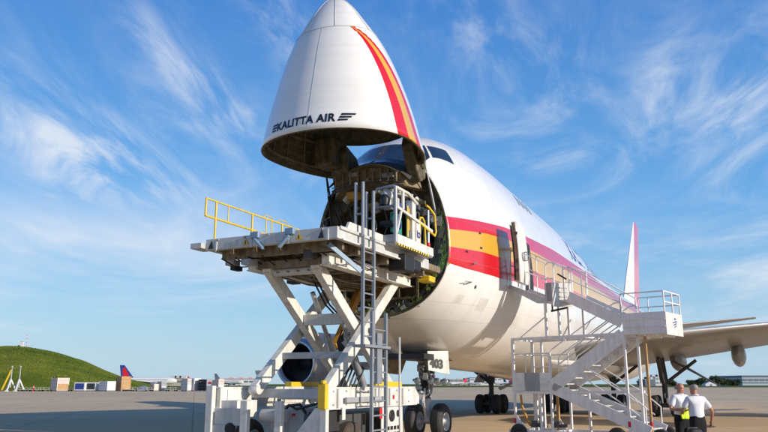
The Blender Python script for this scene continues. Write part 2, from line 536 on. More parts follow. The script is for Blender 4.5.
# hill
def pn(x, y):   # cheap smooth noise
    return (math.sin(x*.11+1.3)*math.cos(y*.09-.4) + .6*math.sin(x*.31-y*.23) + .35*math.sin(x*.73+y*.57+2)) / 2
def hill_h(x, y):
    return 1.12*hill_raw(x/1.12, y/1.12)
def hill_raw(x, y):
    ridge = -1
    prof = [(-420, 10), (-170, 13.2), (-134, 14.6), (-126, 14.4), (-119, 13.4), (-108, 10.3), (-101, 7.4), (-94, 4.7), (-88, 2.6), (-82, .8), (-76, 0), (0, 0)]
    k = (y - 190) / 70.0
    xs = x * 260 / max(y, 60) if y < 260 else x + (y-260)*.15
    h = 0
    for (x0, h0), (x1, h1) in zip(prof, prof[1:]):
        if x0 <= xs <= x1:
            h = h0 + (h1-h0)*(xs-x0)/(x1-x0)
    f = 0 if k <= 0 else (min(1, k)**.8)
    if y > 275: f *= max(0, 1-(y-275)/90)
    return h*f + pn(x*2, y*2)*.25*min(1, h/3)*f
rows = []
for j in range(0, 90):
    y = 212 + j*2.2
    rows.append([(x, y, hill_h(x, y) - .05) for x in [(-420 + i*3) if i < 60 else (-240 + (i-60)*1.6) for i in range(0, 168)]])
g = MB(); g.grid(rows)
tag(g.build('grass_hill', 'hillgrass', fix=False), kind='structure')
g = MB()
for i in range(7000):
    y = random.uniform(216, 300); x = random.uniform(-200, -84)
    h = hill_h(x, y)
    if h < .3: continue
    s = random.uniform(.10, .34) * (2.0 if random.random() < .03 else 1)
    a = random.uniform(0, 6.28)
    dx, dy = math.cos(a)*s, math.sin(a)*s
    g.add([(x-dx, y-dy, h-.1), (x+dx, y+dy, h-.1), (x+dx*.5+random.uniform(-.2,.2), y+dy*.5, h+s*random.uniform(.3, .7)), (x-dx*.6, y-dy*.6, h+s*random.uniform(.2, .6))], [(0, 1, 2, 3)])
tag(g.build('hill_grass_tufts', 'tuft', fix=False), 'long rough grass covering the green hill at left', 'grass', kind='stuff')

# ------------------------------------------------------------------ AIRCRAFT
air = empty('cargo_aircraft', AC(0, 0), -TH, 'white four engined jumbo freighter with red and gold stripes and its nose door raised', 'aircraft')

def pchip(xs, ys):
    n = len(xs); h = [xs[i+1]-xs[i] for i in range(n-1)]; d = [(ys[i+1]-ys[i])/h[i] for i in range(n-1)]
    m_ = [0.0]*n
    for i in range(1, n-1):
        if d[i-1]*d[i] > 0:
            w1 = 2*h[i]+h[i-1]; w2 = h[i]+2*h[i-1]
            m_[i] = (w1+w2)/(w1/d[i-1]+w2/d[i])
    m_[0] = d[0]; m_[-1] = d[-1]
    def f(x):
        i = 0
        while i < n-2 and x > xs[i+1]: i += 1
        t = (x-xs[i])/h[i]
        return ((2*t**3-3*t*t+1)*ys[i] + (t**3-2*t*t+t)*h[i]*m_[i] + (-2*t**3+3*t*t)*ys[i+1] + (t**3-t*t)*h[i]*m_[i+1])
    return f
TIP = -.80
def vs_(s): return math.sqrt(max(0, s - TIP))
S_ = [TIP, -.4, 0, 1, 2, 3, 3.6, 4, 5, 6, 8, 10, 12, 16, 20, 24, 28, 32, 50, 58, 64, 68.6]
ZB = [5.6, 5.24, 5.03, 4.62, 4.36, 4.13, 4.02, 3.95, 3.60, 3.25, 2.72, 2.52, 2.42, 2.35, 2.3, 2.25, 2.25, 2.25, 2.2, 3.6, 5.0, 6.3]
ZT = [5.6, 6.15, 6.55, 7.50, 8.20, 8.76, 9.06, 9.36, 10.18, 10.58, 10.8, 10.78, 10.7, 10.55, 10.4, 10.0, 9.5, 9.15, 8.9, 8.7, 8.3, 7.6]
HW = [0, .66, .94, 1.55, 1.93, 2.20, 2.32, 2.40, 2.63, 2.82, 3.08, 3.2, 3.25, 3.25, 3.25, 3.25, 3.25, 3.25, 3.2, 2.3, 1.3, .45]
ZC = [5.6, 5.62, 5.68, 5.85, 5.95, 6.0, 6.0, 6.0, 5.9, 5.8, 5.6, 5.45, 5.35, 5.35, 5.35, 5.35, 5.35, 5.35, 5.35, 5.8, 6.4, 7.0]
VV = [vs_(s) for s in S_]
fzb, fzt, fhw, fzc = (pchip(VV, a) for a in (ZB, ZT, HW, ZC))
def expo(s): return 2.0 + .3*min(1, max(0, (s-2)/4))
def sec(s):
    v = vs_(s)
    return fzb(v), fzt(v), fhw(v), fzc(v), expo(s)
def spt(s, a):
    zb, zt, hw, zc, e = sec(s)
    c, n = math.cos(a), math.sin(a)
    k = 2/(e if n > 0 else 2.0)
    t = hw*math.copysign(abs(c)**k, c)
    z = zc + ((zt-zc) if n > 0 else (zc-zb))*math.copysign(abs(n)**k, n)
    return Vector((t, s, z))
def surf_t(s, z):
    zb, zt, hw, zc, e = sec(s)
    e = e if z > zc else 2.0
    r = abs((z-zc)/((zt-zc) if z > zc else (zc-zb)))
    return hw*max(0, 1-min(1, r)**e)**(1/e)
def surf_zb(s, t):
    zb, zt, hw, zc, e = sec(s)
    return zc - (zc-zb)*math.sqrt(max(0, 1-(t/hw)**2))
def lerp(tab, x):
    if x <= tab[0][0]: return tab[0][1]
    for (x0, y0), (x1, y1) in zip(tab, tab[1:]):
        if x <= x1: return y0+(y1-y0)*(x-x0)/(x1-x0)
    return tab[-1][1]
STR = [[(4, 5.56), (5, 5.49), (7.3, 5.44), (10.6, 5.55), (13, 5.6), (60, 5.6)],
       [(4, 6.07), (6, 6.18), (60, 6.2)],
       [(4, 6.64), (6, 6.85), (8, 6.98), (18, 7.06), (60, 7.06)],
       [(4, 7.05), (6, 7.23), (8.2, 7.41), (11.4, 7.54), (15, 7.72), (60, 7.72)]]
def livery(s, z):
    B = [lerp(t, s) for t in STR]
    if s < 4:
        f = max(.004, (s-.55)/3.45)**.85
        sh = -.20*max(0, min(1, (s-.55)/3.45))
        B = [5.05+(b_+sh-5.05)*f for b_ in B]
    if z < B[0]: return max(-1, (z-B[0])/.4)
    for i in range(3):
        if z < B[i+1]: return i+(z-B[i])/(B[i+1]-B[i])
    return min(4, 3+(z-B[3])/.4)
def attrs(o, pts):
    me = o.data
    for nm, fn in (('q', lambda p: livery(p[1], p[2])), ('ss', lambda p: p[1]), ('zz', lambda p: p[2])):
        at_ = me.attributes.new(nm, 'FLOAT', 'POINT')
        at_.data.foreach_set('value', [fn(p) for p in pts])

NOTCH_T = 1.28
def s_cut(a):
    """station where nose door ends and fuselage begins; the cockpit brow reaches forward at the top"""
    ang = abs(((a - math.pi/2 + math.pi) % (2*math.pi)) - math.pi)   # from the top
    a0, a1 = R(28), R(40)
    k = min(1, max(0, (a1-ang)/(a1-a0)))
    k = k*k*(3-2*k)
    return 4.0 - 1.05*k

# angle samples, dense near stripes
AN = []
for i in range(240):
    AN.append(-math.pi/2 + 2*math.pi*i/240)
rows = []
base_s = [0]
stn = [0, .12, .25, .4, .6, .8, 1.05, 1.3, 1.6, 2, 2.4, 2.8, 3.2, 3.6, 4, 4.5, 5, 5.5, 6, 6.5, 7, 7.5, 8, 9, 10, 11, 12, 13, 14, 15, 16] + [17+i for i in range(48)]
stn = [k*64.6/stn[-1] for k in stn]
for d in stn:
    row = []
    for a in AN:
        sc0 = s_cut(a)
        s = sc0 + d*(68.6-sc0)/64.6
        row.append(tuple(spt(min(s, 68.58), a)))
    rows.append(row)
g = MB(); g.grid(rows, closed=True)
allp = [p for r in rows for p in r]
n0 = len(g.v)
g.add(rows[-1], [tuple(range(240))])
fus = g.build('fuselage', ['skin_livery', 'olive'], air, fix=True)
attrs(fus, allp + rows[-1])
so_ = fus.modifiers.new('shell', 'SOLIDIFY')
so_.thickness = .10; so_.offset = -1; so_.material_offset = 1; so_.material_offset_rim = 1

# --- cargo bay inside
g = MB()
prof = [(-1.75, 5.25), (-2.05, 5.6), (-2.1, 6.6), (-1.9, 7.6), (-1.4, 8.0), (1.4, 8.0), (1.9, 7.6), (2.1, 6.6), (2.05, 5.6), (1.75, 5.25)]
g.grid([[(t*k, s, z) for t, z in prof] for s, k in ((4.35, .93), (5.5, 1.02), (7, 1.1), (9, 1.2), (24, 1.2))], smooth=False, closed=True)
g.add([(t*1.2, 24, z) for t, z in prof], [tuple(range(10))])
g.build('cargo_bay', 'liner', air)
# annular nose frame between skin and bay mouth
def ringpt(a, s, f):
    p = spt(s, a); c = Vector((0, s, 6.2))
    return c + (p-c)*f
g = MB()
ra, rb = [], []
for i in range(96):
    a = 2*math.pi*i/96
    po = ringpt(a, 4.28, .965)
    d = Vector((math.cos(a), 0, math.sin(a)))
    pi_ = Vector((0, 4.3, 6.6)) + Vector((1.80*math.copysign(abs(d.x)**.7, d.x), 0, 1.40*math.copysign(abs(d.z)**.7, d.z)))
    ra.append(tuple(po)); rb.append(tuple(pi_))
rc = [(p[0], 4.6, p[2]) for p in rb]
g.grid([ra, rb, rc], smooth=False, closed=True)
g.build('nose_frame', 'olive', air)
# clutter of latches, brackets and boxes around the frame
rnd = random.Random(3)
for i in range(90):
    a = R(-200) + R(222)*i/89 + rnd.uniform(-.02, .02)
    if R(-172) < a < R(-160): pass
    p = ringpt(a, 4.14, rnd.uniform(.86, .95))
    g = MB(p)
    sz = (rnd.uniform(.08, .24), rnd.uniform(.12, .26), rnd.uniform(.10, .32))
    g.box(p, sz, Euler((0, rnd.uniform(0, 3), 0)).to_matrix())
    if rnd.random() < .5:
        g.tube([p + Vector((0, -.05, 0)), p + Vector((rnd.uniform(-.1, .1), -.12, .2)), p + Vector((rnd.uniform(-.2, .2), -.02, .36))], .018, 6)
    mm = rnd.choice(['green', 'green', 'dkgrey', 'black', 'olive', 'steel', 'cream', 'green', 'liner'])
    g.build('frame_latch', mm, air, bevel=.008, loc=p)
# hydraulic pipes round the frame
g = MB()
for f, sss, rr in ((.90, 4.12, .022), (.84, 4.16, .016), (.94, 4.08, .02)):
    g.tube([ringpt(R(-195)+R(215)*i/40, sss, f) for i in range(41)], rr, 6)
g.build('frame_pipe', 'greypaint', air)
# bilge structure below the cargo floor
g = MB()
for t in (-1.3, -.65, 0, .65, 1.3):
    g.bx(t-.04, t+.04, 4.0, 6.5, 4.5, 5.2)
g.bx(-1.7, 1.7, 4.02, 6.5, 5.16, 5.28)
for z in (4.5, 4.85):
    g.bx(-1.2, 1.2, 4.0, 4.06, z, z+.08)
g.build('floor_beam', 'olive', air, bevel=.01)
# cockpit brow: underside shelf and front closing panel
g = MB()
arc = [spt(s_cut(R(90+k))+.03, R(90+k)) for k in range(-36, 37, 3)]
top = [tuple(p + Vector((0, .03, -.05))) for p in arc]
bot = [(p.x*1.12, 3.02+(abs(p.x)/1.3)**3*.6, 8.10-.10*(abs(p.x)/1.2)**2) for p in arc]
back = [(p.x*1.3, 4.6, 7.98) for p in arc]
g.grid([top, bot, back], smooth=False)
g.build('brow_panel', 'brow', air)
for t0, t1, z0, z1, s in ((-.62, -.30, 8.42, 8.56, 2.96), (.5, .95, 8.25, 8.4, 2.98), (-.05, .1, 8.2, 8.32, 2.96), (.2, .32, 8.5, 8.6, 2.97)):
    g = MB(); g.bx(t0, t1, s, s+.1, z0, z1)
    g.build('brow_fitting', 'greypaint', air, bevel=.015)
g = MB(); g.bx(-.78, -.38, 3.1, 3.4, 7.72, 7.97)
g.build('warning_box', 'orange', air, bevel=.03)
g = MB()
for k in range(4):
    g.tube([(.35+.2*k, 3.1+.1*k, 7.9), (.5+.22*k, 3.9, 7.84), (1.0+.2*k, 4.4, 7.5)], .07, 8)
g.box((.9, 3.6, 7.82), (.9, .35, .12), Euler((0, R(14), R(20))).to_matrix())
g.build('air_duct', 'cream', air, bevel=.01)
# pallet of cargo inside the bay: yellow, blue and white shapes behind the loader cab
g = MB(); g.bx(-1.3, 1.3, 8.5, 10.5, 5.3, 7.2)
g.build('bay_bulkhead_net', 'dkgrey', air, bevel=.02)

# --- cockpit windows: panes lying on the skin
def skin_patch(name, quad, material, parent, off=.006, n=8):
    """quad: 4 (s, a) corners; bilinear patch pushed out of the skin"""
    g = MB()
    rows = []
    for i in range(n+1):
        u = i/n; r_ = []
        for j in range(n+1):
            v = j/n
            s = (quad[0][0]*(1-u)+quad[1][0]*u)*(1-v) + (quad[3][0]*(1-u)+quad[2][0]*u)*v
            a = (quad[0][1]*(1-u)+quad[1][1]*u)*(1-v) + (quad[3][1]*(1-u)+quad[2][1]*u)*v
            p = spt(s, a)
            nrm = (spt(s+.01, a)-p).cross(spt(s, a+.01)-p).normalized()
            c = Vector((0, s, sec(s)[3]))
            if nrm.dot(p-c) < 0: nrm = -nrm
            r_.append(p + nrm*off)
        rows.append(r_)
    g.grid([[tuple(p) for p in r_] for r_ in rows])
    return g.build(name, material, parent)
def ang_of(s, z):
    zb, zt, hw, zc, e = sec(s)
    r = min(1, max(0, (z-zc)/(zt-zc)))
    return math.asin(min(1, r**(e/2)))
skin_patch('anti_glare_panel', [(3.05, R(132)), (4.62, R(118)), (4.62, R(62)), (3.05, R(48))], 'dkgrey', air, off=.003, n=24)
for side in (1, -1):
    def q(*pts):
        return [(s, a if side > 0 else math.pi-a) for s, a in pts]
    skin_patch('windshield', q((3.30, R(88.6)), (4.55, R(88.6)), (4.75, R(68)), (3.62, R(58))), 'glass', air)
    skin_patch('windshield', q((3.68, R(56.5)), (4.78, R(66.5)), (5.0, ang_of(5.0, 9.84)), (4.62, ang_of(4.62, 9.24))), 'glass', air)
    skin_patch('cockpit_side_window', q((4.72, ang_of(4.72, 9.26)), (5.04, ang_of(5.04, 9.82)), (5.72, ang_of(5.72, 9.78)), (5.55, ang_of(5.55, 9.18))), 'glass', air)
# brow ribs and pipework
for k in range(-4, 5):
    x = k*.27
    g = MB(); g.bx(x-.02, x+.02, 2.93, 3.0, 8.16-.1*(x/1.2)**2, 8.62-.22*(x/1.2)**2); g.build('brow_rib', 'under', air)
for dz, rr9 in ((.02, .022), (.12, .016), (-.06, .03)):
    g = MB(); g.tube([(-1.3+.13*k, 2.98+.10*(abs(k-10)/10)**3, 8.14+dz-.12*((k-10)/10)**2+.012*math.sin(k*1.9)) for k in range(21)], rr9, 6); g.build('brow_pipe', 'dkgrey', air)
rnd = random.Random(5)
for k in range(22):
    x = rnd.uniform(-1.1, 1.6); z = rnd.uniform(7.45, 7.95); y = rnd.uniform(3.6, 4.25)
    g = MB((x, y, z)); g.box((x, y, z), (rnd.uniform(.08, .3), rnd.uniform(.1, .3), rnd.uniform(.06, .22)), Euler((rnd.uniform(-.4, .4), rnd.uniform(-.6, .6), 0)).to_matrix())
    g.build('ceiling_fitting', rnd.choice(['dkgrey', 'olive', 'steel', 'black', 'cream', 'green', 'brow']), air, bevel=.015, loc=(x, y, z))
for k in range(9):
    x = -1.7+.42*k
    g = MB(); g.tube([(x, 4.2, 7.9), (x+.1, 4.05, 7.5+.2*(k % 3)), (x+.25, 4.15, 7.0), (x+.1*(k % 2), 4.2, 6.5)], .022, 6); g.build('ceiling_hose', rnd.choice(['black', 'greypaint', 'dkgrey']), air)
# access panels, a shade off the skin
def ang_low(s, z):
    zb, zt, hw, zc, e = sec(s)
    return -math.asin(min(1, (zc-z)/(zc-zb)))
for s_, z_, ds, dz in ((6.3, 4.3, .5, .4), (9.2, 4.0, .6, .35), (12.4, 4.6, .7, .5), (5.1, 4.45, .3, .25), (15.5, 4.2, 1.3, 1.0), (10.9, 3.4, .5, .3)):
    skin_patch('access_panel', [(s_, ang_low(s_, z_)), (s_+ds, ang_low(s_+ds, z_)), (s_+ds, ang_low(s_+ds, z_+dz)), (s_, ang_low(s_, z_+dz))], 'panelwhite', air, off=.004, n=6)
# upper deck windows
for i in range(4):
    s = 11.6 + i*.62
    for side in (1, -1):
        a0, a1 = ang_of(s, 9.05), ang_of(s, 9.5)
        if side < 0: a0, a1 = math.pi-a0, math.pi-a1
        skin_patch('upper_deck_window', [(s, a0), (s+.26, a0), (s+.26, a1), (s, a1)], 'windowdark', air, n=3)
# title on upper fuselage
def skin_text(txt, size, s0, z0, bold, name, par, slant=0):
    vs, fs = text_mesh(txt, size, bold, slant)
    g = MB()
    g.add([(surf_t(s0+v.x, z0+v.y)+.012, s0+v.x, z0+v.y) for v in vs], fs)
    return g.build(name, 'blue', par, fix=False)
skin_text('KALITTA AIR', 1.45, 19.5, 8.0, .03, 'title_lettering', air)
# small probes and drain marks on the port side
for s, z, kind in ((5.35, 5.72, 0), (5.75, 5.0, 1), (5.0, 6.05, 2), (5.9, 6.8, 2), (5.9, 6.3, 2)):
    t = surf_t(s, z)
    g = MB((t, s, z))
    if kind == 0:
        g.tube([(t-.02, s+.1, z), (t+.10, s+.05, z), (t+.12, s-.25, z-.05)], [.03, .025, .012], 8)
    elif kind == 1:
        g.lathe((t, s, z), (1, 0, -.3), [(-.01, .06), (.02, .06), (.03, .0)], 12)
    else:
        g.box((t+.01, s, z), (.05, .12, .05))
    g.build('air_data_probe', 'dkgrey' if kind else 'steel', air, loc=(t, s, z))
t = surf_t(5.9, 5.6)
g = MB((t, 5.0, 5.2))
g.tube([(surf_t(5.1, 5.02)+.0, 5.1, 5.02), (surf_t(5.3, 5.1)+.1, 5.3, 5.1), (surf_t(5.0, 5.1)+.12, 4.85, 5.08)], [.03, .025, .012], 8)
g.build('air_data_probe', 'steel', air, loc=(t, 5.0, 5.2))

# --- raised nose door, modelled closed around its hinge then swung up
HS, HZ = 3.95, 8.75
hinge = Vector((0, HS, HZ))
rows = []
NV = 44
for i in range(NV+1):
    row = []
    for a in AN:
        sc0 = s_cut(a)
        vmax = math.sqrt(sc0-TIP)
        v = vmax*(i/NV)
        s = TIP + max(v*v, 1e-5)
        row.append(tuple(spt(s, a)))
    rows.append(row)
g = MB(hinge); g.grid(rows, closed=True)
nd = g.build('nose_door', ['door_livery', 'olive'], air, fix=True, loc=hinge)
attrs(nd, [(p[0], min(p[1], 3.9999), p[2]) for r in rows for p in r])
nd.rotation_euler = (R(-90), 0, 0)
sm_ = nd.modifiers.new('shell', 'SOLIDIFY')
sm_.thickness = .09; sm_.offset = -1; sm_.material_offset = 1; sm_.material_offset_rim = 1
# radome seam and lightning strips, proud of the skin
g = MB(hinge)
ring = [tuple(spt(.55, a) + (spt(.55, a)-Vector((0, .55, sec(.55)[3]))).normalized()*.003) for a in AN[::3]]
g.tube(ring + ring[:1], .007, 5)
g.build('radome_seam', 'greypaint', nd)
for a in (R(-90-30), R(-90+22), R(-90+75), R(-90-80)):
    g = MB(hinge)
    pts = [spt(TIP + (k/12)**2*1.33, a) for k in range(2, 13)]
    g.tube([tuple(p + (p-Vector((0, p.y, sec(p.y)[3]))).normalized()*.003) for p in pts], .012, 5)
    g.build('lightning_strip', 'ltgrey', nd)
g = MB(hinge)
pts = [spt(.57+3.38*k/12, R(-90+4)) for k in range(13)]
g.tube([tuple(p + Vector((0, 0, -.002))) for p in pts], .006, 5)
g.build('skin_seam', 'greypaint', nd)
# lettering on the chin
DT0, DS0 = -.97, 3.80
vs, fs = text_mesh('KALITTA AIR', .335, .011, space=1.07)
wmax = max(v.x for v in vs)
def chin(x, y, lift=.012):
    s = DS0 - y; t = DT0 + x
    return (t, s, surf_zb(s, t) - lift)
KX = 1.93/wmax
g = MB(hinge)
g.add([chin(v.x*KX, v.y) for v in vs], fs)
g.build('door_lettering', 'navy', nd, fix=False)
for sgn, x0 in ((-1, -.05), (1, 1.93+.05)):
    for k in range(3):
        y0 = .005+k*.086; ln = (.25+.05*k) if sgn > 0 else (.18+.03*k)
        sk = .035*k
        n_ = 5
        g = MB(hinge)
        lo_ = [(x0+sk+sgn*ln*i/n_, y0+.012*i/n_) for i in range(n_+1)]
        hi_ = [(x+.02, y+.060-.012*i/n_) for i, (x, y) in enumerate(lo_)]
        g.grid([[chin(*p) for p in lo_], [chin(*p) for p in hi_]], smooth=False)
        g.build('winged_mark', 'navy', nd, fix=False)
# inside of the door: hoop frames, stringers and bulkhead
g = MB(hinge)
for s, f in ((1.3, .93), (2.2, .945), (3.0, .955), (3.75, .96)):
    angs = [R(k*5) for k in range(73)]
    if s > 2.6: angs = [R(90+44+k*(272/54)) for k in range(55)]
    g.tube([Vector((0, s, 6))+(spt(s, a)-Vector((0, s, 6)))*f for a in angs], .055, 6)
g.build('hoop_frame', 'under', nd)
g = MB(hinge)
for k in range(18):
    a = R(90+50+k*260/17)
    g.tube([Vector((0, s, 5.95))+(spt(s, a)-Vector((0, s, 5.95)))*.95 for s in (.7, 1.5, 2.4, 3.2, 3.85)], .03, 5)
g.build('door_stringer', 'under', nd)
g = MB(hinge)
g.add([tuple(Vector((0, .75, 5.8))+(spt(.75, a)-Vector((0, .75, 5.8)))*.97) for a in AN[::5]], [tuple(range(48))])
g.build('radar_bulkhead', 'olive', nd)
# clutter inside the door
rnd = random.Random(11)
for i in range(26):
    a = R(90+55+rnd.uniform(0, 250)); s = rnd.uniform(1.4, 3.7)
    p = Vector((0, s, 5.95))+(spt(s, a)-Vector((0, s, 5.95)))*.9
    g = MB(p)
    g.box(p, (rnd.uniform(.1, .35), rnd.uniform(.12, .4), rnd.uniform(.08, .2)), Euler((rnd.uniform(-.3, .3), math.pi/2-a, 0)).to_matrix())
    g.build('door_fitting', rnd.choice(['olive', 'dkgrey', 'under', 'olive']), nd, bevel=.012, loc=p-hinge)
# hinge arms either side of the notch
for t, hw_ in ((-1.02, .34), (1.50, .20)):
    g = MB((t, HS, HZ))
    g.prism([(2.95, 9.5), (3.7, 9.25), (3.95, 8.8), (3.9, 8.3), (3.5, 8.1), (3.2, 8.45), (2.85, 9.2)], 0, t-hw_, t+hw_)
    g.lathe((t-hw_-.08, 3.6, 8.75), (1, 0, 0), [(0, 0), (0, .2), (hw_*2+.16, .2), (hw_*2+.16, 0)], 16)
    g.build('hinge_arm', 'olive', air, bevel=.06, loc=(t, HS, HZ))
g = MB()
g.bx(-1.6, -.9, 2.4, 3.2, 8.75, 9.7)
g.build('hinge_housing', 'olive', air, bevel=.08)
for t in (-1.75, -1.5):
    g = MB(); g.tube([(t, 3.4, 8.9), (t-.05, 3.9, 7.9), (t+.1, 4.3, 7.2)], .03, 6); g.build('hinge_hose', 'black', air)
for t in (-1.9, 1.95):
    g = MB()
    g.tube([(t, 4.15, 7.0), (t*.92, 3.3, 9.3)], .022, 8)
    g.tube([(t, 4.15, 7.0), (t*.96, 3.75, 8.1)], .04, 8)
    g.build('door_actuator', 'steel' if t > 0 else 'black', air)

# --- entry door, open, and the doorway behind it
g = MB()
rows = []
for i in range(9):
    z = 5.28+2.1*i/8
    bow = surf_t(7.9, z) - surf_t(7.9, 5.6)
    rows.append((z, bow))
t0 = 3.58
for sgn_, dt in ((1, .14), (-1, 0)):
    pass
P_ = []
for z, bw in rows:
    ch = .16 if z in (rows[0][0], rows[-1][0]) else 0
    P_.append([(t0+bw, 7.16+ch*.4, z), (t0+bw+.16, 7.16+ch*.4, z), (t0+bw+.16+.0, 8.3-ch*.4, z), (t0+bw, 8.3-ch*.4, z)])
g.grid(P_, smooth=False, closed=True)
g.add(P_[-1], [(0, 1, 2, 3)]); g.add(P_[0], [(3, 2, 1, 0)])
ed = g.build('entry_door', 'cream', air, bevel=.03)
g = MB(); g.tube([(t0+.2, 7.62, 6.35), (t0+.30, 7.62, 6.35), (t0+.30, 7.62, 6.05), (t0+.2, 7.62, 6.05)], .022, 6)
g.lathe((t0+.15, 7.62, 6.2), (1, 0, 0), [(0, .16), (.05, .16), (.06, 0)], 16)
g.build('door_handle', 'greypaint', ed)
for z_ in (6.75, 5.8):
    g = MB(); g.tube([(3.1, 9.2, z_), (3.45, 8.7, z_), (t0+.1, 8.15, z_)], .05, 6); g.build('door_hinge', 'greypaint', ed)
g = MB(); g.grid([[(t0+surf_t(7.9, z)-surf_t(7.9, 5.6)-.07, y, z) for z in (5.35, 5.8, 6.3, 6.8, 7.3)] for y in (7.22, 8.24)], smooth=False); g.build('door_lining', 'greypaint', ed)
g = MB(); g.grid([[(t0+x+surf_t(7.9, z)-surf_t(7.9, 5.6), 7.145, z) for z in (5.32, 5.8, 6.3, 6.8, 7.34)] for x in (.02, .13)], smooth=False); g.build('door_edge_shade', 'under', ed)  # brown strip paints the shade of the door's forward edge into its colour
for z_ in (5.62, 5.95, 6.9):
    g = MB(); g.bx(t0+.02, t0+.12, 7.12, 7.15, z_, z_+.1); g.build('door_stop', 'dkgrey', ed)
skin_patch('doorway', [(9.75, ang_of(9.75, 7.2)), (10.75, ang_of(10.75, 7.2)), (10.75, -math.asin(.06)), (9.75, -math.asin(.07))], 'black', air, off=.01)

# --- wings
def airfoil(n=14):
    up = [(x, .6*(.2969*math.sqrt(x)-.126*x-.3516*x*x+.2843*x**3-.1036*x**4)*5) for x in [(1-math.cos(math.pi*i/n))/2 for i in range(n+1)]]
    lo = [(x, -.42*(.2969*math.sqrt(x)-.126*x-.3516*x*x+.2843*x**3-.1036*x**4)*5) for x, _ in up]
    return up[::-1] + lo[1:-1]
AF = airfoil()
def wing_sections(side):
    tab = [  # t, LE s, TE s, LE z, TE z, thickness
        (2.2, 19.2, 35.6, 3.75, 2.9, .12), (6.5, 23.1, 36.2, 4.40, 3.55, .108), (12, 28.0, 37.6, 5.10, 4.45, .098),
        (20, 35.1, 42.0, 5.8, 5.4, .09), (29.8, 43.8, 47.9, 6.6, 6.4, .08)]
    rows = []
    for t, le, te, zl, zt_, th in tab:
        ch = te-le
        rows.append([(side*t, le+x*ch, zl+(zt_-zl)*x + y*th*ch) for x, y in AF])
    return rows
for side in (1, -1):
    g = MB(); r_ = wing_sections(side)
    g.grid(r_, closed=True); g.add(r_[-1], [tuple(range(len(AF)))])
    wg = g.build('wing', 'wing_grey', air)
    for t, s0, s1, z in ((6.2, 31.8, 38.1, 3.45), (9.7, 32.6, 38.6, 3.72), (16.2, 36.2, 41.6, 4.5), (21.5, 40, 44.2, 5.1)):
        g = MB((side*t, s0, z))
        ln = s1-s0
        g.lathe((side*t, s0, z), (0, 1, -.03), [(ln*k/14, .60*math.sqrt(max(0, 1-(2*(k/14)**.7-1)**2))*(1 if k < 14 else 0)) for k in range(15)], 16)
        for vi in range(len(g.v)):
            x, y, zz_ = g.v[vi]; g.v[vi] = (x*.72, y, zz_*1.15)
        g.build('flap_fairing', 'wing_grey', wg, loc=(side*t, s0, z))
    # engines
    for t, s0, z in ((13.4, 19.0, 3.05), (21.0, 32.4, 3.6)):
        if side < 0 and t < 15: t, s0 = 12.75, 18.8
        c = (side*t, s0, z)
        g = MB(c)
        g.lathe(c, (0, 1, 0), [(.25, 1.08), (.05, 1.14), (0, 1.2), (.06, 1.30), (.4, 1.42), (1.4, 1.5), (2.8, 1.42), (3.6, 1.25), (3.62, 1.1)], 40)
        en = g.build('engine', 'engine', air, loc=c)
        g = MB(c); g.lathe(c, (0, 1, 0), [(.3, 1.075), (.05, 1.145), (-.01, 1.2), (.05, 1.30), (.22, 1.372)], 40)
        g.build('intake_lip', 'lip', en)
        g = MB(c); g.lathe(c, (0, 1, 0), [(.25, 1.08), (1.1, 1.1), (1.1, .38), (.6, 0)], 32)
        for k in range(38):
            a = 2*math.pi*k/38
            d = Vector((math.cos(a), 0, math.sin(a))); e_ = Vector((-math.sin(a), 0, math.cos(a)))
            p0 = Vector(c)+Vector((0, 1.0, 0))+d*.36; p1 = Vector(c)+Vector((0, .95, 0))+d*1.06
            g.add([p0-e_*.03, p0+e_*.03+Vector((0, .08, 0)), p1+e_*.09+Vector((0, .06, 0)), p1-e_*.05], [(0, 1, 2, 3)])
        g.build('intake_fan', 'black', en)
        g = MB(c); g.lathe(c, (0, 1, 0), [(3.5, 1.05), (4.6, .85), (5.6, .55), (6.4, .12), (6.5, 0)], 28)
        g.build('exhaust_cone', 'dkgrey', en)
        g = MB(c); x = side*t
        g.prism([(s0+.9, z+1.35), (s0+2.4, z+1.85), (s0+9.2, z+1.9), (s0+9.0, z+.7), (s0+5.2, z+.6), (s0+3.4, z+1.1)], 0, x-.2, x+.2)
        g.build('pylon', 'plane_white', en, bevel=.05)
# belly fairing
g = MB()
rows = []
for s, k in ((17.5, .2), (19, .75), (21, 1), (34, 1), (37, .8), (39.5, .2)):
    rows.append([(2.9*math.cos(a)*(.6+.4*k), s, 3.0+(.95*k)*math.sin(a)) for a in [math.pi*1.0 + math.pi*i/16 for i in range(17)]])
g.grid(rows)
g.build('belly_fairing', 'plane_white', air)

# --- tail
m, nt, b = mat('fin_livery')
t_ = nt.nodes.new('ShaderNodeTexCoord'); s_ = nt.nodes.new('ShaderNodeSeparateXYZ')
L(nt, t_.outputs['Object'], s_.inputs[0])
u = math_(nt, 'SUBTRACT', s_.outputs[1], math_(nt, 'MULTIPLY', s_.outputs[2], .62))
f1 = math_(nt, 'GREATER_THAN', u, 54.6)
c = mixc(nt, f1, (.80, .79, .78), (.62, .03, .09))
L(nt, c, b.inputs['Base Color']); b.inputs['Roughness'].default_value = .25; b.inputs['Coat Weight'].default_value = .5
M['fin'] = m
g = MB(); rows = []
for z, le, te, th in ((8.2, 53.8, 66.3, .105), (12, 58.0, 67.6, .10), (16, 62.6, 69.0, .095), (19.33, 66.5, 70.4, .09)):
    rows.append([(y*th*(te-le)*1.0, le+x*(te-le), z) for x, y in [(x, y*1.18 if y < 0 else y*.84) for x, y in AF]])
g.grid(rows, closed=True); g.add(rows[-1], [tuple(range(len(AF)))])
g.build('tail_fin', 'fin', air)
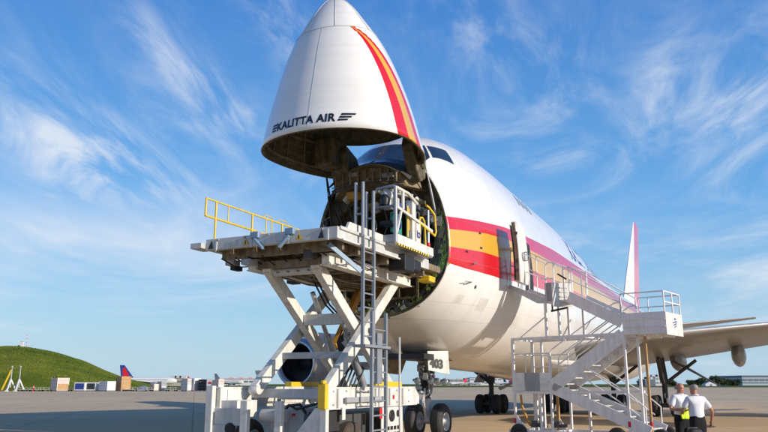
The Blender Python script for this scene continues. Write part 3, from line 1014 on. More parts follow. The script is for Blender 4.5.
for side in (1, -1):
    g = MB(); rows = []
    for t, le, te, z, th in ((.6, 57.0, 66.0, 7.1, .10), (5, 61.6, 67.6, 7.7, .095), (11.08, 67.5, 69.9, 8.55, .085)):
        rows.append([(side*t, le+x*(te-le), z+y*th*(te-le)) for x, y in AF])
    g.grid(rows, closed=True); g.add(rows[-1], [tuple(range(len(AF)))])
    g.build('tailplane', 'wing_grey', air)

# --- landing gear
def wheel(name, c, axis, r, wd, parent, rim='ltgrey', tyre='rubber', off=(0, 0, 0)):
    g = MB(off)
    h = wd/2
    c = Vector(c); ax = Vector(axis).normalized()
    c0 = c - ax*h
    P_ = [(.02, r*.50), (0, r*.58), (.0, r*.80), (wd*.10, r*.93), (wd*.26, r*.985)]
    for gx in (.36, .5, .64):
        P_ += [(wd*(gx-.035), r), (wd*(gx-.015), r*.982), (wd*(gx+.015), r*.982), (wd*(gx+.035), r)]
    P_ += [(wd*.74, r*.985), (wd*.90, r*.93), (wd, r*.80), (wd, r*.58), (wd-.02, r*.50)]
    g.lathe(c0, ax, P_, 40)
    g.cur = 1
    for sgn, d in ((1, wd), (-1, 0)):
        e = c0 + ax*d
        g.lathe(e, ax*sgn, [(-.03, r*.52), (.0, r*.50), (-.02, r*.46), (-.09, r*.36), (-.10, r*.22), (.03, r*.18), (.05, r*.08), (.05, 0)], 24)
        for k in range(8):
            a = 2*math.pi*k/8
            u = Vector((0, 0, 1)); x = ax.cross(u).normalized(); y = ax.cross(x)
            p = e + (x*math.cos(a)+y*math.sin(a))*r*.29 - ax*sgn*.09
            g.lathe(p, ax*sgn, [(0, r*.055), (.03, r*.05), (.03, 0)], 8)
    return g.build(name, [tyre, rim], parent)

ngs = 7.8
ng = MB(); ng.tube([(0, ngs, 3.2), (0, ngs, 2.0)], .23, 16); ng.tube([(0, ngs, 2.0), (0, ngs, .62)], .14, 16)
ng.lathe((0, ngs, 1.92), (0, 0, 1), [(0, .13), (0, .24), (.22, .24), (.24, .17)], 20)
ng = ng.build('nose_gear', 'ltgrey', air)
g = MB(); g.tube([(-.62, ngs, .62), (.62, ngs, .62)], .10, 14); g.build('axle', 'greypaint', ng)
for t in (-.50, .50): wheel('nose_wheel', (t, ngs, .62), (1, 0, 0), .62, .43, ng)
g = MB()
g.bar((.0, ngs-.22, 1.75), (.10, ngs-.62, 1.30), .08, .07); g.bar((.10, ngs-.62, 1.30), (0, ngs-.16, .80), .08, .07)
g.bar((.22, ngs-.2, 1.62), (-.1, ngs-.4, 1.36), .05, .05)
g.build('torque_link', 'cream', ng, bevel=.01)
for t in (-.22, .30, .55, .82):
    g = MB((t, ngs-.28, 2.0))
    g.lathe((t, ngs-.42, 2.02-.06*abs(t)), (0, 1, 0), [(0, .0), (.0, .115), (.03, .125), (.14, .10), (.2, .04)], 18)
    g.box((t, ngs-.15, 2.02), (.1, .2, .08))
    g.build('taxi_light', ['steel'], ng, loc=(t, ngs-.28, 2.0))
g = MB(); g.tube([(-.5, ngs-.12, 2.04), (.9, ngs-.12, 2.0)], .045, 8); g.build('light_bar', 'greypaint', ng)
g = MB()
g.tube([(0, ngs, 2.2), (0, ngs+1.9, 3.0)], .09, 10); g.tube([(-.28, ngs, 2.5), (-.35, ngs+.2, 3.1)], .06, 8); g.tube([(.28, ngs, 2.5), (.35, ngs+.2, 3.1)], .06, 8)
g.build('drag_brace', 'greypaint', ng)
g = MB()
for k in range(7):
    x = -.2+.07*k
    g.tube([(x, ngs-.2, 2.75), (x+.06, ngs-.32, 2.3), (x*.5, ngs-.24, 1.9), (x*.6+.05, ngs-.2, 1.4)], .014, 6)
g.build('hydraulic_hose', 'black', ng)
g = MB()
g.box((.0, ngs-.12, 2.62), (.5, .3, .5)); g.box((-.15, ngs-.26, 2.45), (.2, .2, .24)); g.box((.22, ngs-.24, 2.3), (.16, .2, .2))
g.build('gear_fitting', 'greypaint', ng, bevel=.03)
for k in range(14):
    rr_ = random.Random(40+k)
    p = Vector((rr_.uniform(-.34, .34), ngs-rr_.uniform(.16, .36), rr_.uniform(1.55, 2.9)))
    g = MB(p)
    if k % 2: g.box(p, (rr_.uniform(.08, .2), .12, rr_.uniform(.08, .25)), Euler((0, rr_.uniform(-.5, .5), 0)).to_matrix())
    else: g.lathe(p, (rr_.uniform(-1, 1), -1, rr_.uniform(-.3, .3)), [(0, 0), (0, .07), (.14, .07), (.18, .03), (.18, 0)], 12)
    g.build('gear_fitting', rr_.choice(['greypaint', 'steel', 'dkgrey', 'ltgrey', 'black']), ng, bevel=.01, loc=p)
for t in (-.30, .30):
    g = MB(); g.tube([(t, ngs-.02, 3.1), (t*.9, ngs-.02, 2.2), (t*.35, ngs, 1.5)], .055, 8); g.build('side_strut', 'greypaint', ng)
# nose gear doors
g = MB(); g.add([(.52, ngs-1.20, 3.0), (1.04, ngs-.60, 3.02), (1.07, ngs-.565, 2.22), (.54, ngs-1.177, 2.36)], [(0, 1, 2, 3)])
nd2 = g.build('nose_gear_door', 'white', air)
so2 = nd2.modifiers.new('s', 'SOLIDIFY'); so2.thickness = .05; so2.offset = 0
tag(nd2, 'white nose gear door panel with black number 403')
vs, fs = text_mesh('403', .36, .016)
g = MB(); g.add([(.585+v.x*.60+.035, ngs-1.125+v.x*.692-.035, 2.47+v.y*1.15-v.x*.10) for v in vs], fs)
g.build('fleet_number', 'black', nd2, fix=False)
g = MB(); g.add([(-.75, ngs-1.9, 2.95), (-.70, ngs-.2, 2.95), (-1.0, ngs-.2, 2.25), (-1.05, ngs-1.9, 2.3)], [(0, 1, 2, 3)])
nd3 = g.build('nose_gear_door', 'under', air); so2 = nd3.modifiers.new('s', 'SOLIDIFY'); so2.thickness = .06
g = MB(); g.bx(-.7, .7, ngs-1.9, ngs+2.2, 2.72, 2.9); g.build('nose_gear_bay', 'black', air)

def main_gear(t, s, outb):
    zt_ = 3.6
    g = MB(); g.tube([(t*.97, s, zt_), (t, s, 2.0)], .24, 16); g.tube([(t, s, 2.0), (t, s, .72)], .16, 16)
    mg = g.build('main_gear', 'dkgrey', air)
    g = MB(); g.bar((t, s-.85, .66), (t, s+.85, .66), .24, .26)
    for ds in (-.74, .74): g.tube([(t-.7, s+ds, .62), (t+.7, s+ds, .62)], .10, 10)
    g.build('bogie_beam', 'dkgrey', mg, bevel=.03)
    for ds in (-.74, .74):
        for dt in (-.56, .56):
            wheel('main_wheel', (t+dt, s+ds, .62), (1, 0, 0), .62, .44, mg, rim='dkgrey')
    g = MB(); g.tube([(t, s, 1.9), (t-outb*1.9, s, 3.3)], .10, 10); g.tube([(t, s-.05, 1.7), (t, s-2.3, 3.4)], .09, 10)
    g.tube([(t, s-.2, 1.5), (t, s-.6, 1.15), (t, s-.2, .85)], .06, 8)
    g.build('brace', 'dkgrey', mg)
    return mg
for t, s, ob in ((-5.5, 31.8, 1), (5.5, 31.8, -1), (-1.95, 34.9, 1), (1.95, 34.9, -1)):
    main_gear(t, s, ob)
g = MB(); g.add([(-6.5, 31.3, 2.0), (-6.4, 33.0, 2.0), (-5.6, 33, 3.4), (-5.6, 31.3, 3.4)], [(0, 1, 2, 3)])
o_ = g.build('gear_door', 'engine', air); mm_ = o_.modifiers.new('s', 'SOLIDIFY'); mm_.thickness = .08
g = MB(); g.add([(6.1, 31.2, 3.3), (6.2, 33.4, 3.3), (8.4, 33.4, 1.9), (8.3, 31.2, 2.0)], [(0, 1, 2, 3)])
o_ = g.build('gear_door', 'dkgrey', air); mm_ = o_.modifiers.new('s', 'SOLIDIFY'); mm_.thickness = .08
g = MB(); g.add([(-2.6, 30.2, 2.4), (-2.6, 30.3, 2.4), (-4.2, 29.7, 1.5), (-4.2, 29.3, 1.6)], [(0, 1, 2, 3)])
o_ = g.build('gear_door', 'engine', air); mm_ = o_.modifiers.new('s', 'SOLIDIFY'); mm_.thickness = .08

# ------------------------------------------------------------------ CARGO LOADER  (same axes as the aircraft, base at LT, LS)
LT, LS = .4, 0.0
ldr = empty('cargo_loader', AC(LT, LS), -TH, 'white scissor lift cargo loader raised to the open nose of the aircraft', 'cargo loader')
LO = (LT, LS, 0)
def lmb(): return MB(LO)
# platform
PZ = 5.42
tl, tr = -1.5, 2.3
g = lmb()
g.bx(tl, tr, -2.78, -2.62, 5.16, 5.44)                       # front beam
for k in range(4):
    x = tl+.3+k*1.07
    g.bx(x, x+.06, -2.80, -2.77, 5.13, 5.40)
for a in (tl, tr-.14):
    g.bx(a, a+.14, -2.62, 2.6, 5.16, 5.45)
g.bx(tr, tr+.05, -2.7, 2.2, 5.38, 5.46)
g.bx(tl-.05, tl, -2.7, 1.2, 5.38, 5.46)
g.bx(tl-.35, tl, -2.95, -2.45, 5.20, 5.34)
plat = g.build('platform', 'ltgrey', ldr, bevel=.012)
g = lmb()
for k in range(26):
    y = -2.55+k*.24
    g.tube([(tl+.2, y, 5.40), (tr-.2, y, 5.40)], .04, 8)
g.build('roller_deck', 'steel', plat)
g = lmb()
for k in range(7):
    y = -2.3+k*.8
    g.bx(tl+.14, tr-.14, y, y+.10, 4.98, 5.26)
for x in (-.9, -.2, .5, 1.2, 1.8):
    g.bx(x, x+.09, -2.6, 3.4, 5.06, 5.22)
g.bx(tl+.14, tr-.14, -2.5, 3.5, 5.27, 5.29)
g.build('deck_underframe', 'under', plat, bevel=.008)
# inset lower frame the scissors push on
g = lmb()
for x in (-.75, 1.42):
    g.bx(x, x+.22, -2.0, 2.75, 4.72, 4.98)
    g.bx(x-.05, x+.27, -2.0, 2.75, 4.70, 4.73)
    g.bx(x-.05, x+.27, -2.0, 2.75, 4.975, 4.995)
lf = g.build('lift_frame', 'cream', ldr, bevel=.01)
g = lmb()
for y in (-1.9, -.4, 1.0, 2.4):
    g.bx(-.52, 1.41, y, y+.16, 4.74, 4.93)
for k in range(5):
    g.tube([(-.3+.3*k, -1.8, 4.65), (-.2+.3*k, 0, 4.55), (-.3+.32*k, 2.4, 4.68)], .025, 6)
g.build('lift_crossmember', 'under', lf, bevel=.01)
# bridge extension towards the aircraft, seen from below at right
g = lmb()
g.bx(tl+.3, tr-.1, 2.6, 3.75, 5.2, 5.40)
for x in (-.9, 0, .9, 1.8): g.bx(x, x+.12, 2.4, 3.7, 5.0, 5.2)
g.build('bridge_deck', 'under', ldr, bevel=.02)
g = lmb(); g.bx(1.8, 2.2, 2.9, 3.35, 4.86, 4.97); g.bx(1.9, 2.15, 3.0, 3.5, 4.97, 5.06)
g.build('bridge_bumper', 'yellow', ldr, bevel=.04)
# bright edge lip along the deck at right
g = lmb(); g.bx(tr, tr+.06, -2.6, 2.2, 5.14, 5.18); g.build('edge_lip', 'cream', plat, bevel=.008)
g = lmb(); g.prism([(-2.3, 5.45), (1.6, 5.45), (1.6, 5.66), (-2.15, 5.66)], 0, tr-.10, tr-.02)
g.build('side_curb', 'cream', plat, bevel=.01)
# blue folding stops on the front beam
for x0, sg in ((.02, 1), (1.02, -1)):
    g = MB((x0, -2.8, 5.3))
    g.bar((x0, -2.82, 5.32), (x0+sg*.28, -2.84, 5.05), .06, .12, up=(0, 1, 0))
    g.bx(x0-.12, x0+.12, -2.86, -2.70, 5.34, 5.50)
    o = g.build('folding_stop', 'ltblue', ldr, bevel=.02, loc=(x0-LT, -2.8-LS, 5.3))
# warning triangles
for x, y, c0, c1 in ((-.26, -2.80, 'yellow', 'black'), (1.27, -2.80, 'yellow', 'black')):
    g = lmb(); g.prism([(x-.09, 5.20), (x+.09, 5.20), (x, 5.36)], 1, y, y-.008)
    tr_ = g.build('warning_triangle', c0, ldr)
    g = lmb(); g.prism([(x-.018, 5.22), (x+.018, 5.22), (x+.010, 5.31), (x-.010, 5.31)], 1, y-.012, y-.016)
    g.build('warning_mark', c1, tr_)
for x in (tl+.15, tr-.45):
    g = lmb(); g.prism([(x-.06, 5.19), (x+.09, 5.19), (x+.04, 5.39)], 1, -2.79, -2.80)
    g.build('gusset_hole', 'black', ldr)
# guard rail at the starboard side
rx = -1.42
g = lmb()
r = .028
g.tube([(rx, -2.95, 6.02), (rx, -2.95, 6.47), (rx, 1.4, 6.45), (rx, 1.55, 6.30), (rx, 1.55, 5.45)], r, 8)
g.tube([(rx, -2.95, 6.02), (rx, 1.5, 6.0)], r, 8)
for y, z0 in ((-2.55, 5.44), (-1.0, 5.44), (.45, 5.44)):
    g.tube([(rx, y, z0), (rx, y, 6.45)], r, 8)
for y in (-2.05, -.35, -.08, .9):
    g.tube([(rx, y, 6.0), (rx, y, 6.45)], .017, 6)
g.tube([(rx, -.5, 6.46), (rx, -.4, 6.55), (rx, -.1, 6.55), (rx, 0, 6.46)], .012, 6)
g.tube([(rx, .2, 6.46), (rx, .3, 6.56), (rx, .7, 6.56), (rx, .8, 6.46)], .012, 6)
g.build('guard_rail', 'yellow', ldr)

# scissor arms: outer pair B rises aft, inner pair A rises forward
zl, zh = 1.76, 4.82
for x in (-.62, 1.42):
    g = MB((x, 0, zl)); g.bar((x, -1.68, zl), (x, 2.15, zh), .20, .30)
    for y, z in ((-1.68, zl), (2.15, zh)): g.lathe((x-.13, y, z), (1, 0, 0), [(0, 0), (0, .12), (.26, .12), (.26, 0)], 16)
    g.build('scissor_arm', 'cream', ldr, bevel=.015, loc=(x-LT, 0, zl))
    g = MB((x, 0, 0)); g.lathe((x-.19, .32, 3.28), (1, 0, 0), [(0, 0), (0, .07), (.38, .07), (.38, 0)], 12); g.build('pivot_pin', 'dkgrey', ldr, loc=(x-LT, 0, 0))
for x in (-.30, 1.14):
    g = MB((x, 0, zl)); g.bar((x, -1.75, zh-.06), (x, 2.35, zl+.04), .20, .30)
    for y, z in ((-1.75, zh-.06), (2.35, zl+.04)): g.lathe((x-.13, y, z), (1, 0, 0), [(0, 0), (0, .12), (.26, .12), (.26, 0)], 16)
    g.build('scissor_arm', 'cream', ldr, bevel=.015, loc=(x-LT, 0, zl))
def arm_pt(k, up=False):   # on arm A
    return (-1.75+4.1*k, (zh-.06)+(zl-zh+.10)*k)
for k, nm in ((.03, 'cross_tube'), (.40, 'cross_tube'), (.80, 'cross_tube')):
    y, z = arm_pt(k)
    g = lmb()
    if k == .40:
        g.bar((-.18, y, z), (1.02, y, z), .22, .28)
    else:
        g.tube([(-.18, y, z), (1.02, y, z)], .11, 12)
    g.build(nm, 'ltgrey', ldr, bevel=.01)
g = lmb(); g.bar((-.5, -.6, 2.62), (1.3, -.6, 2.62), .16, .16); g.build('cross_tube', 'greypaint', ldr)
for x in (.1, .72):
    g = MB((x, 0, 0)); g.tube([(x, 1.6, 1.75), (x, .55, 3.2)], .11, 14); g.tube([(x, .55, 3.2), (x, -.25, 4.3)], .065, 12)
    g.build('lift_cylinder', 'steel', ldr, loc=(x-LT, 0, 0))
g = lmb()
for k in range(6):
    x = .15+.12*k
    g.tube([(x, 1.0, 1.7), (x+.1, 1.3, 2.3), (x+.25-.1*k, .6, 3.0), (x+.3, .9, 3.5), (x+.1, .2, 4.0), (x, -.4, 4.7)], .026, 6)
g.build('hydraulic_hose', 'black', ldr)
for x in (.15, .9):
    g = MB((x, 0, 0)); g.bar((x, .9, 2.9), (x, 2.4, 4.7), .16, .22); g.build('tilt_arm', 'orange', ldr, bevel=.01, loc=(x-LT, 0, 0))

# chassis
cl_, cr = -1.28, 2.0
g = lmb()
for x0, x1 in ((cl_, cl_+.28), (cr-.24, cr)):
    g.prism([(-2.55, 1.36), (2.1, 1.36), (2.48, 1.36), (2.48, 1.58), (2.22, 1.80), (-2.55, 1.80)], 0, x0, x1)
for x0, x1 in ((cl_-.012, cl_+.29), (cr-.25, cr+.012)):
    g.bx(x0, x1, -2.57, 2.2, 1.795, 1.83)
    g.bx(x0, x1, -2.57, 2.3, 1.335, 1.365)
ch = g.build('chassis', 'white', ldr, bevel=.01)
for y in (-2.2, -1.1, -.3, .5, 1.3):
    g = lmb(); g.bx(cr, cr+.05, y, y+.06, 1.37, 1.79); g.build('side_rib', 'ltgrey', ch, bevel=.006)
g = lmb(); g.bx(cr+.05, cr+.11, -1.9, .15, 1.48, 1.60); g.build('rub_rail', 'greypaint', ch, bevel=.006)
g = lmb()
g.bx(cl_+.28, cr-.24, -1.35, -1.17, 1.56, 1.78)
g.bx(cl_+.28, cr-.24, 1.5, 1.7, 1.4, 1.75)
g.bx(cl_+.28, cr-.24, -.2, 0, 1.5, 1.7)
g.bx(-.9, 1.7, -2.3, 2.2, .50, .58)
g.build('cross_beam', 'ltgrey', ldr, bevel=.01)
for x0, x1, z1 in ((cl_-.02, cl_+.17, 1.86), (-.28, -.08, 1.52), (.68, .86, 1.52), (cr-.12, cr+.04, 1.90)):
    g = MB((x0, -2.65, 0)); g.bx(x0, x1, -2.72, -2.58, .28, z1)
    g.bx(x0-.05, x1+.05, -2.8, -2.5, .0, .06); g.tube([((x0+x1)/2, -2.65, .05), ((x0+x1)/2, -2.65, .35)], .05, 10)
    g.build('stabiliser_leg', 'white', ldr, bevel=.012, loc=(x0-LT, -2.65, 0))
g = lmb(); g.prism([(.90, .45), (1.86, .45), (1.86, 1.38), (1.72, 1.38)], 1, -2.66, -2.60); g.build('gusset_plate', 'white', ldr, bevel=.01)
g = lmb(); g.bx(cl_+.17, -.30, -2.62, -2.56, .95, 1.34)
g.bx(cl_+.17, cl_+.55, -2.66, -2.60, .40, .96); g.build('front_panel', 'ltgrey', ldr, bevel=.012)
g = lmb()
for k in range(3): g.bx(cl_+.29, cl_+.31, -2.3+1.2*k, -1.3+1.2*k, 1.40, 1.76)
g.bx(cl_+.2, cl_+.75, -2.50, -1.7, 1.12, 1.52)
g.build('tank_box', 'cream', ldr, bevel=.02)
g = lmb(); g.lathe((-.62, -2.58, .88), (0, -1, 0), [(0, .13), (.08, .13), (.10, .10), (.06, .04), (.06, 0)], 18); g.build('coupling', 'black', ldr)
g = lmb(); g.bx(-.65, .55, -.9, .9, .58, 1.22); g.bx(-.5, .3, -1.0, -.9, .62, 1.1); g.lathe((.2, -1.1, .95), (0, 1, 0), [(0, 0), (0, .24), (.2, .24)], 18)
g.bx(.75, 1.5, -1.6, 1.2, .6, 1.2)
g.build('engine_block', 'dkgrey', ldr, bevel=.04)
g = lmb()
g.tube([(-.1, -1.4, .7), (.0, -1.5, 1.1), (.25, -1.5, 1.38), (.55, -1.45, 1.42), (.7, -1.4, 1.2)], .04, 8)
g.tube([(.95, -1.4, .9), (1.0, -1.5, 1.25), (1.2, -1.55, 1.42), (1.45, -1.5, 1.40), (1.58, -1.4, 1.1)], .045, 8)
g.tube([(.2, -1.4, 1.4), (.5, -1.5, 1.3), (1.1, -1.4, 1.46)], .03, 8)
g.build('coolant_hose', 'black', ldr)
g = lmb(); g.bx(.36, .46, -1.52, -1.48, 1.14, 1.20); g.build('red_valve', 'red', ldr, bevel=.01)
g = lmb()
g.lathe((-.35, -1.7, 1.15), (1, 0, 0), [(0, 0), (0, .16), (.7, .16), (.7, 0)], 18)
g.bx(-.45, .6, -1.3, -1.1, .62, 1.36)
g.build('air_tank', 'ltgrey', ldr, bevel=.01)
# yellow guards
g = lmb(); g.bx(cr-.10, cr+.10, -2.86, -2.72, 1.36, 1.90); g.bx(cr-.02, cr+.06, -2.88, -2.72, 1.9, 1.98); g.build('corner_guard', 'yellow', ldr, bevel=.02)
g = lmb(); g.bx(cl_+.02, cl_+.24, .6, 2.1, 1.83, 1.96); g.build('travel_stop', 'yellow', ldr, bevel=.02)
g = lmb(); g.bx(cr-.22, cr-.02, -.15, 1.4, 1.83, 1.96); g.build('travel_stop', 'yellow', ldr, bevel=.02)
# engine panel with gauges at the side, red placard
g = lmb(); g.bx(cr-.06, cr-.02, .15, 1.42, .35, 1.32); pnl = g.build('control_panel', 'white', ldr, bevel=.02)
for y, z, r_ in ((.72, 1.10, .15), (1.1, 1.15, .09)):
    g = lmb(); g.lathe((cr-.02, y, z), (1, 0, 0), [(0, .0), (0.02, r_), (.03, r_), (.03, r_*.7), (.02, r_*.6), (.02, 0)], 18); g.build('gauge', 'black', pnl)
for i in range(4):
    for j in range(3):
        g = lmb(); g.bx(cr-.02, cr, .45+.2*i, .57+.2*i, .45+.15*j, .54+.15*j); g.build('switch', 'black', pnl)
g = lmb(); g.bx(cr-.005, cr+.01, -.02, .13, 1.05, 1.32); g.build('red_placard', 'red', ldr)
g = lmb(); g.bx(cr+.012, cr+.02, .75, .83, 1.52, 1.62); g.build('red_mark', 'red', ldr)
for y in (-1.25, .85):
    for x in (cl_+.22, cr-.20 if y < 0 else cr-.35):
        g = wheel('wheel', (x, y, .52), (1, 0, 0), .52, .34, ldr, rim='ltgrey', tyre='brownrubber', off=LO)
g = lmb(); g.bx(cr-.3, cr-.1, -2.3, -1.85, .85, 1.3); g.build('battery_box', 'bag', ldr, bevel=.02)
g = lmb(); g.bx(cr+.02, cr+.05, -2.0, -1.85, 1.1, 1.38); g.build('hook_plate', 'white', ldr, bevel=.01)

rnd = random.Random(21)
for k in range(16):      # brackets and junction boxes under the deck and along the frame
    x = rnd.choice([-1.45, -.95, -.5, .2, .8, 1.2]); y = rnd.uniform(-2.4, 2.2); z = rnd.uniform(4.84, 5.04)
    g = MB((x, y, z)); g.box((x, y, z), (rnd.uniform(.08, .3), rnd.uniform(.1, .35), rnd.uniform(.08, .22)))
    g.build('bracket', rnd.choice(['under', 'dkgrey', 'cream', 'greypaint', 'black']), ldr, bevel=.012, loc=(x-LT, y-LS, z))
for k in range(9):       # cables slung below the deck
    x0 = -1.3+.4*k; y0 = -2.4+.2*rnd.random()
    g = lmb(); g.tube([(x0, y0, 5.0), (x0+.1, y0+.5, 4.86-.08*rnd.random()), (x0+.15, y0+1.3, 4.98), (x0+.2, y0+2.2, 4.84), (x0, y0+3.4, 5.0)], .017, 6)
    g.build('cable', 'black', ldr)
for y in (-2.35, -1.75, -1.2, -.65, .3, 1.0, 1.75):   # bolt heads on the side beam
    g = lmb(); g.lathe((cr+.002, y, 1.44), (1, 0, 0), [(0, .025), (.02, .025), (.02, 0)], 6); g.build('bolt', 'greypaint', ch)
    g = lmb(); g.lathe((cr+.002, y, 1.74), (1, 0, 0), [(0, .025), (.02, .025), (.02, 0)], 6); g.build('bolt', 'greypaint', ch)
for x in (-1.1, -.3, .4, 1.1, 1.9):
    g = lmb(); g.lathe((x, -2.785, 5.4), (0, -1, 0), [(0, .03), (.025, .03), (.025, 0)], 6); g.build('bolt', 'greypaint', plat)
for x, z in ((-.75, 5.22), (.6, 5.22)):
    g = lmb(); g.bx(x, x+.22, -2.795, -2.785, z, z+.12); g.build('warning_plate', 'yellow' if x > 1 else 'ltgrey', plat)

# ladders
def ladder(name, x, y0, y1, z0, z1, zr0, zr1, pitch=.3, mt='galv', w=.075):
    g = MB((x, y0, 0))
    for y in (y0, y1):
        g.bx(x-.02, x+.05, y-w/2, y+w/2, z0, z1)
    z = zr0
    while z <= zr1:
        g.tube([(x+.015, y0, z), (x+.015, y1, z)], .021, 8)
        z += pitch
    return g.build(name, mt, ldr, loc=(x-LT, y0, 0))
ladder('ladder', 2.42, -1.78, -1.22, 2.78, 5.4, 3.0, 5.3, .335, w=.065)
ladder('ladder', 2.42, -1.30, -.55, .25, 3.62, .5, 3.5, .335)
for y, z in ((-1.78, 6.72), (-1.22, 6.62)):
    g = lmb()
    for dx in (0, -.20):
        g.bx(2.40+dx, 2.45+dx, y-.045, y+.045, 5.35, z)
    g.bx(2.20, 2.45, y-.04, y+.04, 5.9, 5.94)
    g.build('grab_rail', 'galv', ldr, bevel=.008)
g = lmb()
g.tube([(2.6, -.1, .6), (2.6, -.1, 3.05)], .028, 8)
g.build('ladder_handrail', 'ltgrey', ldr)
g = lmb(); g.bx(2.40, 2.5, -1.12, -.86, 1.9, 3.1); g.build('ladder_backplate', 'galv', ldr, bevel=.01)
g = lmb(); g.bx(2.2, 2.55, -1.85, -.5, 2.74, 2.80); g.build('ladder_step', 'galv', ldr)
g = lmb(); g.bar((2.42, -1.85, 4.5), (1.9, -2.5, 5.1), .06, .10); g.build('ladder_brace', 'ltblue', ldr)

# operator cab at the port edge
ct0, ct1, cs0, cs1, cz = 1.98, 2.62, -.35, 2.12, 5.46
g = lmb()
g.bx(ct0, ct1, cs0, cs1, cz-.06, cz); g.bx(ct0, ct1-.02, cs0-.02, cs0+.02, cz, cz+.20)
cab = g.build('operator_cab', 'galv', ldr, bevel=.01)
g = lmb(); g.bx(ct1-.03, ct1+.03, cs0, cs1, cz-.02, cz+.22); g.bx(ct1-.035, ct1+.025, cs0-.03, cs0, cz-.02, cz+.2)
g.build('cab_sill', 'white', cab, bevel=.008)
g = lmb(); g.bx(ct1-.02, ct1+.034, cs0+.02, cs1-.35, cz-.075, cz-.02); g.build('hazard_strip', 'hazard', cab)
g = lmb(); tb = .045
zt_ = cz+1.46
g.tube([(ct0, cs0, cz), (ct0, cs0, zt_-.15), (ct0+.12, cs0, zt_), (ct1-.04, cs0, zt_+.02), (ct1, cs0, zt_-.02)], tb, 10)
g.tube([(ct1, cs0, cz), (ct1, cs0, zt_)], tb*1.25, 10)
g.tube([(ct0, cs0, cz+.95), (ct1, cs0, cz+.95)], tb*.9, 8)
g.build('cab_frame', 'galv', cab)
g = lmb()
g.tube([(ct1, cs0+.02, zt_), (ct1, .45, zt_-.0), (ct1, 1.05, zt_-.16)], tb, 10)
g.tube([(ct1, .12, cz+.95), (ct1, .12, zt_)], tb, 8)
g.bar((ct1, cs0, cz+.95), (ct1, cs1, cz+.72), .05, .07)
g.bar((ct1, cs0+.05, cz+.2), (ct1, .02, cz+.92), .05, .06)
g.build('cab_side_frame', 'cream', cab)
g = lmb(); g.bx(ct1-.22, ct1-.02, .78, 1.02, cz+.2, cz+1.35); g.bx(ct1-.2, ct1+.02, .95, 1.25, cz+.22, cz+.75); g.build('control_pedestal', 'white', cab, bevel=.015)
g = lmb(); g.lathe((ct1+.025, 1.1, cz+.42), (1, 0, 0), [(0, .085), (.012, .085), (.012, .055), (0, .055)], 16); g.bx(ct1+.02, ct1+.03, .98, 1.02, cz+.34, cz+.54); g.build('blue_emblem', 'blue', cab, fix=True)
g = lmb(); g.tube([(ct1-.1, .62, cz+.3), (ct1-.1, .62, zt_-.3)], .03, 8); g.tube([(ct1-.1, .72, cz+.5), (ct1-.1, .72, zt_-.35)], .02, 8); g.build('hose_riser', 'yellow', cab)
g = lmb()
g.bx(ct0+.15, ct0+.42, cs0+.12, cs0+.42, cz+.95, zt_-.06); g.bx(ct0+.38, ct0+.55, cs0+.2, cs0+.5, cz+1.0, zt_-.2)
g.lathe((ct0+.35, cs0+.1, cz+1.18), (0, 0, 1), [(-.02, .03), (0, .13), (.10, .16), (.2, .13), (.25, 0)], 16)
g.build('control_head', 'ltgrey', cab, bevel=.03)
g = lmb(); g.lathe((ct0+.33, cs0+.02, cz+1.0), (0, 0, 1), [(0, .12), (.15, .14), (.27, .10), (.3, 0)], 16); g.build('control_knob', 'black', cab)
g = lmb(); g.bx(ct0+.1, ct0+.5, cs0+.15, cs0+.5, cz+.5, cz+.62); g.build('seat', 'black', cab, bevel=.03)
g = lmb(); g.bx(ct1-.35, ct1-.25, .05, .6, cz+.35, cz+.9); g.build('teal_bin', 'teal', cab, bevel=.02)
g = lmb(); g.lathe((ct1-.24, .32, cz+.62), (1, 0, 0), [(0, .16), (.03, .16), (.03, 0)], 18); g.bx(ct1-.3, ct1-.2, .1, .7, cz+1.0, cz+1.2); g.build('blue_reel', 'blue', cab)
g = lmb()
ry = tb*.9
g.tube([(ct1, 1.2, cz+.86), (ct1, 1.25, cz+.95), (ct1, 1.4, cz+.98), (ct1, 1.55, cz+.9), (ct1, 1.62, cz+.15)], .03, 8)
g.tube([(ct1, 1.2, cz+.9), (ct1, 1.2, cz+.15)], .03, 8)
g.tube([(ct1, 1.2, cz+.8), (ct1, 2.3, cz+.62), (ct1, 2.4, cz+.75), (ct1, 2.3, cz+1.25), (ct1, 1.9, cz+1.38), (ct1, 1.7, cz+1.40)], .034, 8)
g.build('cab_gate', 'yellow', cab)
g = lmb(); g.tube([(ct1-.03, 1.9, cz), (ct1-.03, 1.9, cz+1.3)], .035, 8); g.build('gate_post', 'steel', cab)
g = lmb(); g.lathe((ct1-.02, 1.86, cz+.22), (0, 0, 1), [(0, .0), (0, .06), (.10, .06), (.14, 0)], 12); g.build('red_lamp', 'red', cab)
g = lmb()
for k in range(5): g.box((2.3+.05*k, 1.6+.3*k, cz+1.35-.05*k), (.3, .25, .18), Euler((.3*k, .4*k, .2)).to_matrix())
for k in range(5): g.tube([(2.1, 1.4+.2*k, cz+1.5), (2.35, 1.6+.2*k, cz+1.2), (2.2, 1.7+.25*k, cz+.4)], .03, 6)
g.build('cable_bundle', 'dkgrey', cab, bevel=.02)
g = lmb(); g.bx(2.0, 2.5, .5, 1.1, 4.85, 5.3); g.bx(2.05, 2.45, 1.2, 1.7, 4.95, 5.25); g.build('cab_actuator', 'black', cab, bevel=.03)

# ------------------------------------------------------------------ MAINTENANCE STAIR
PH = R(13)
sbase = AC(3.1, 8.0)
st = empty('access_stair', sbase, -TH-PH, 'white zigzag access stair with platforms standing at the open entry door', 'access stair')
def smb(): return MB()
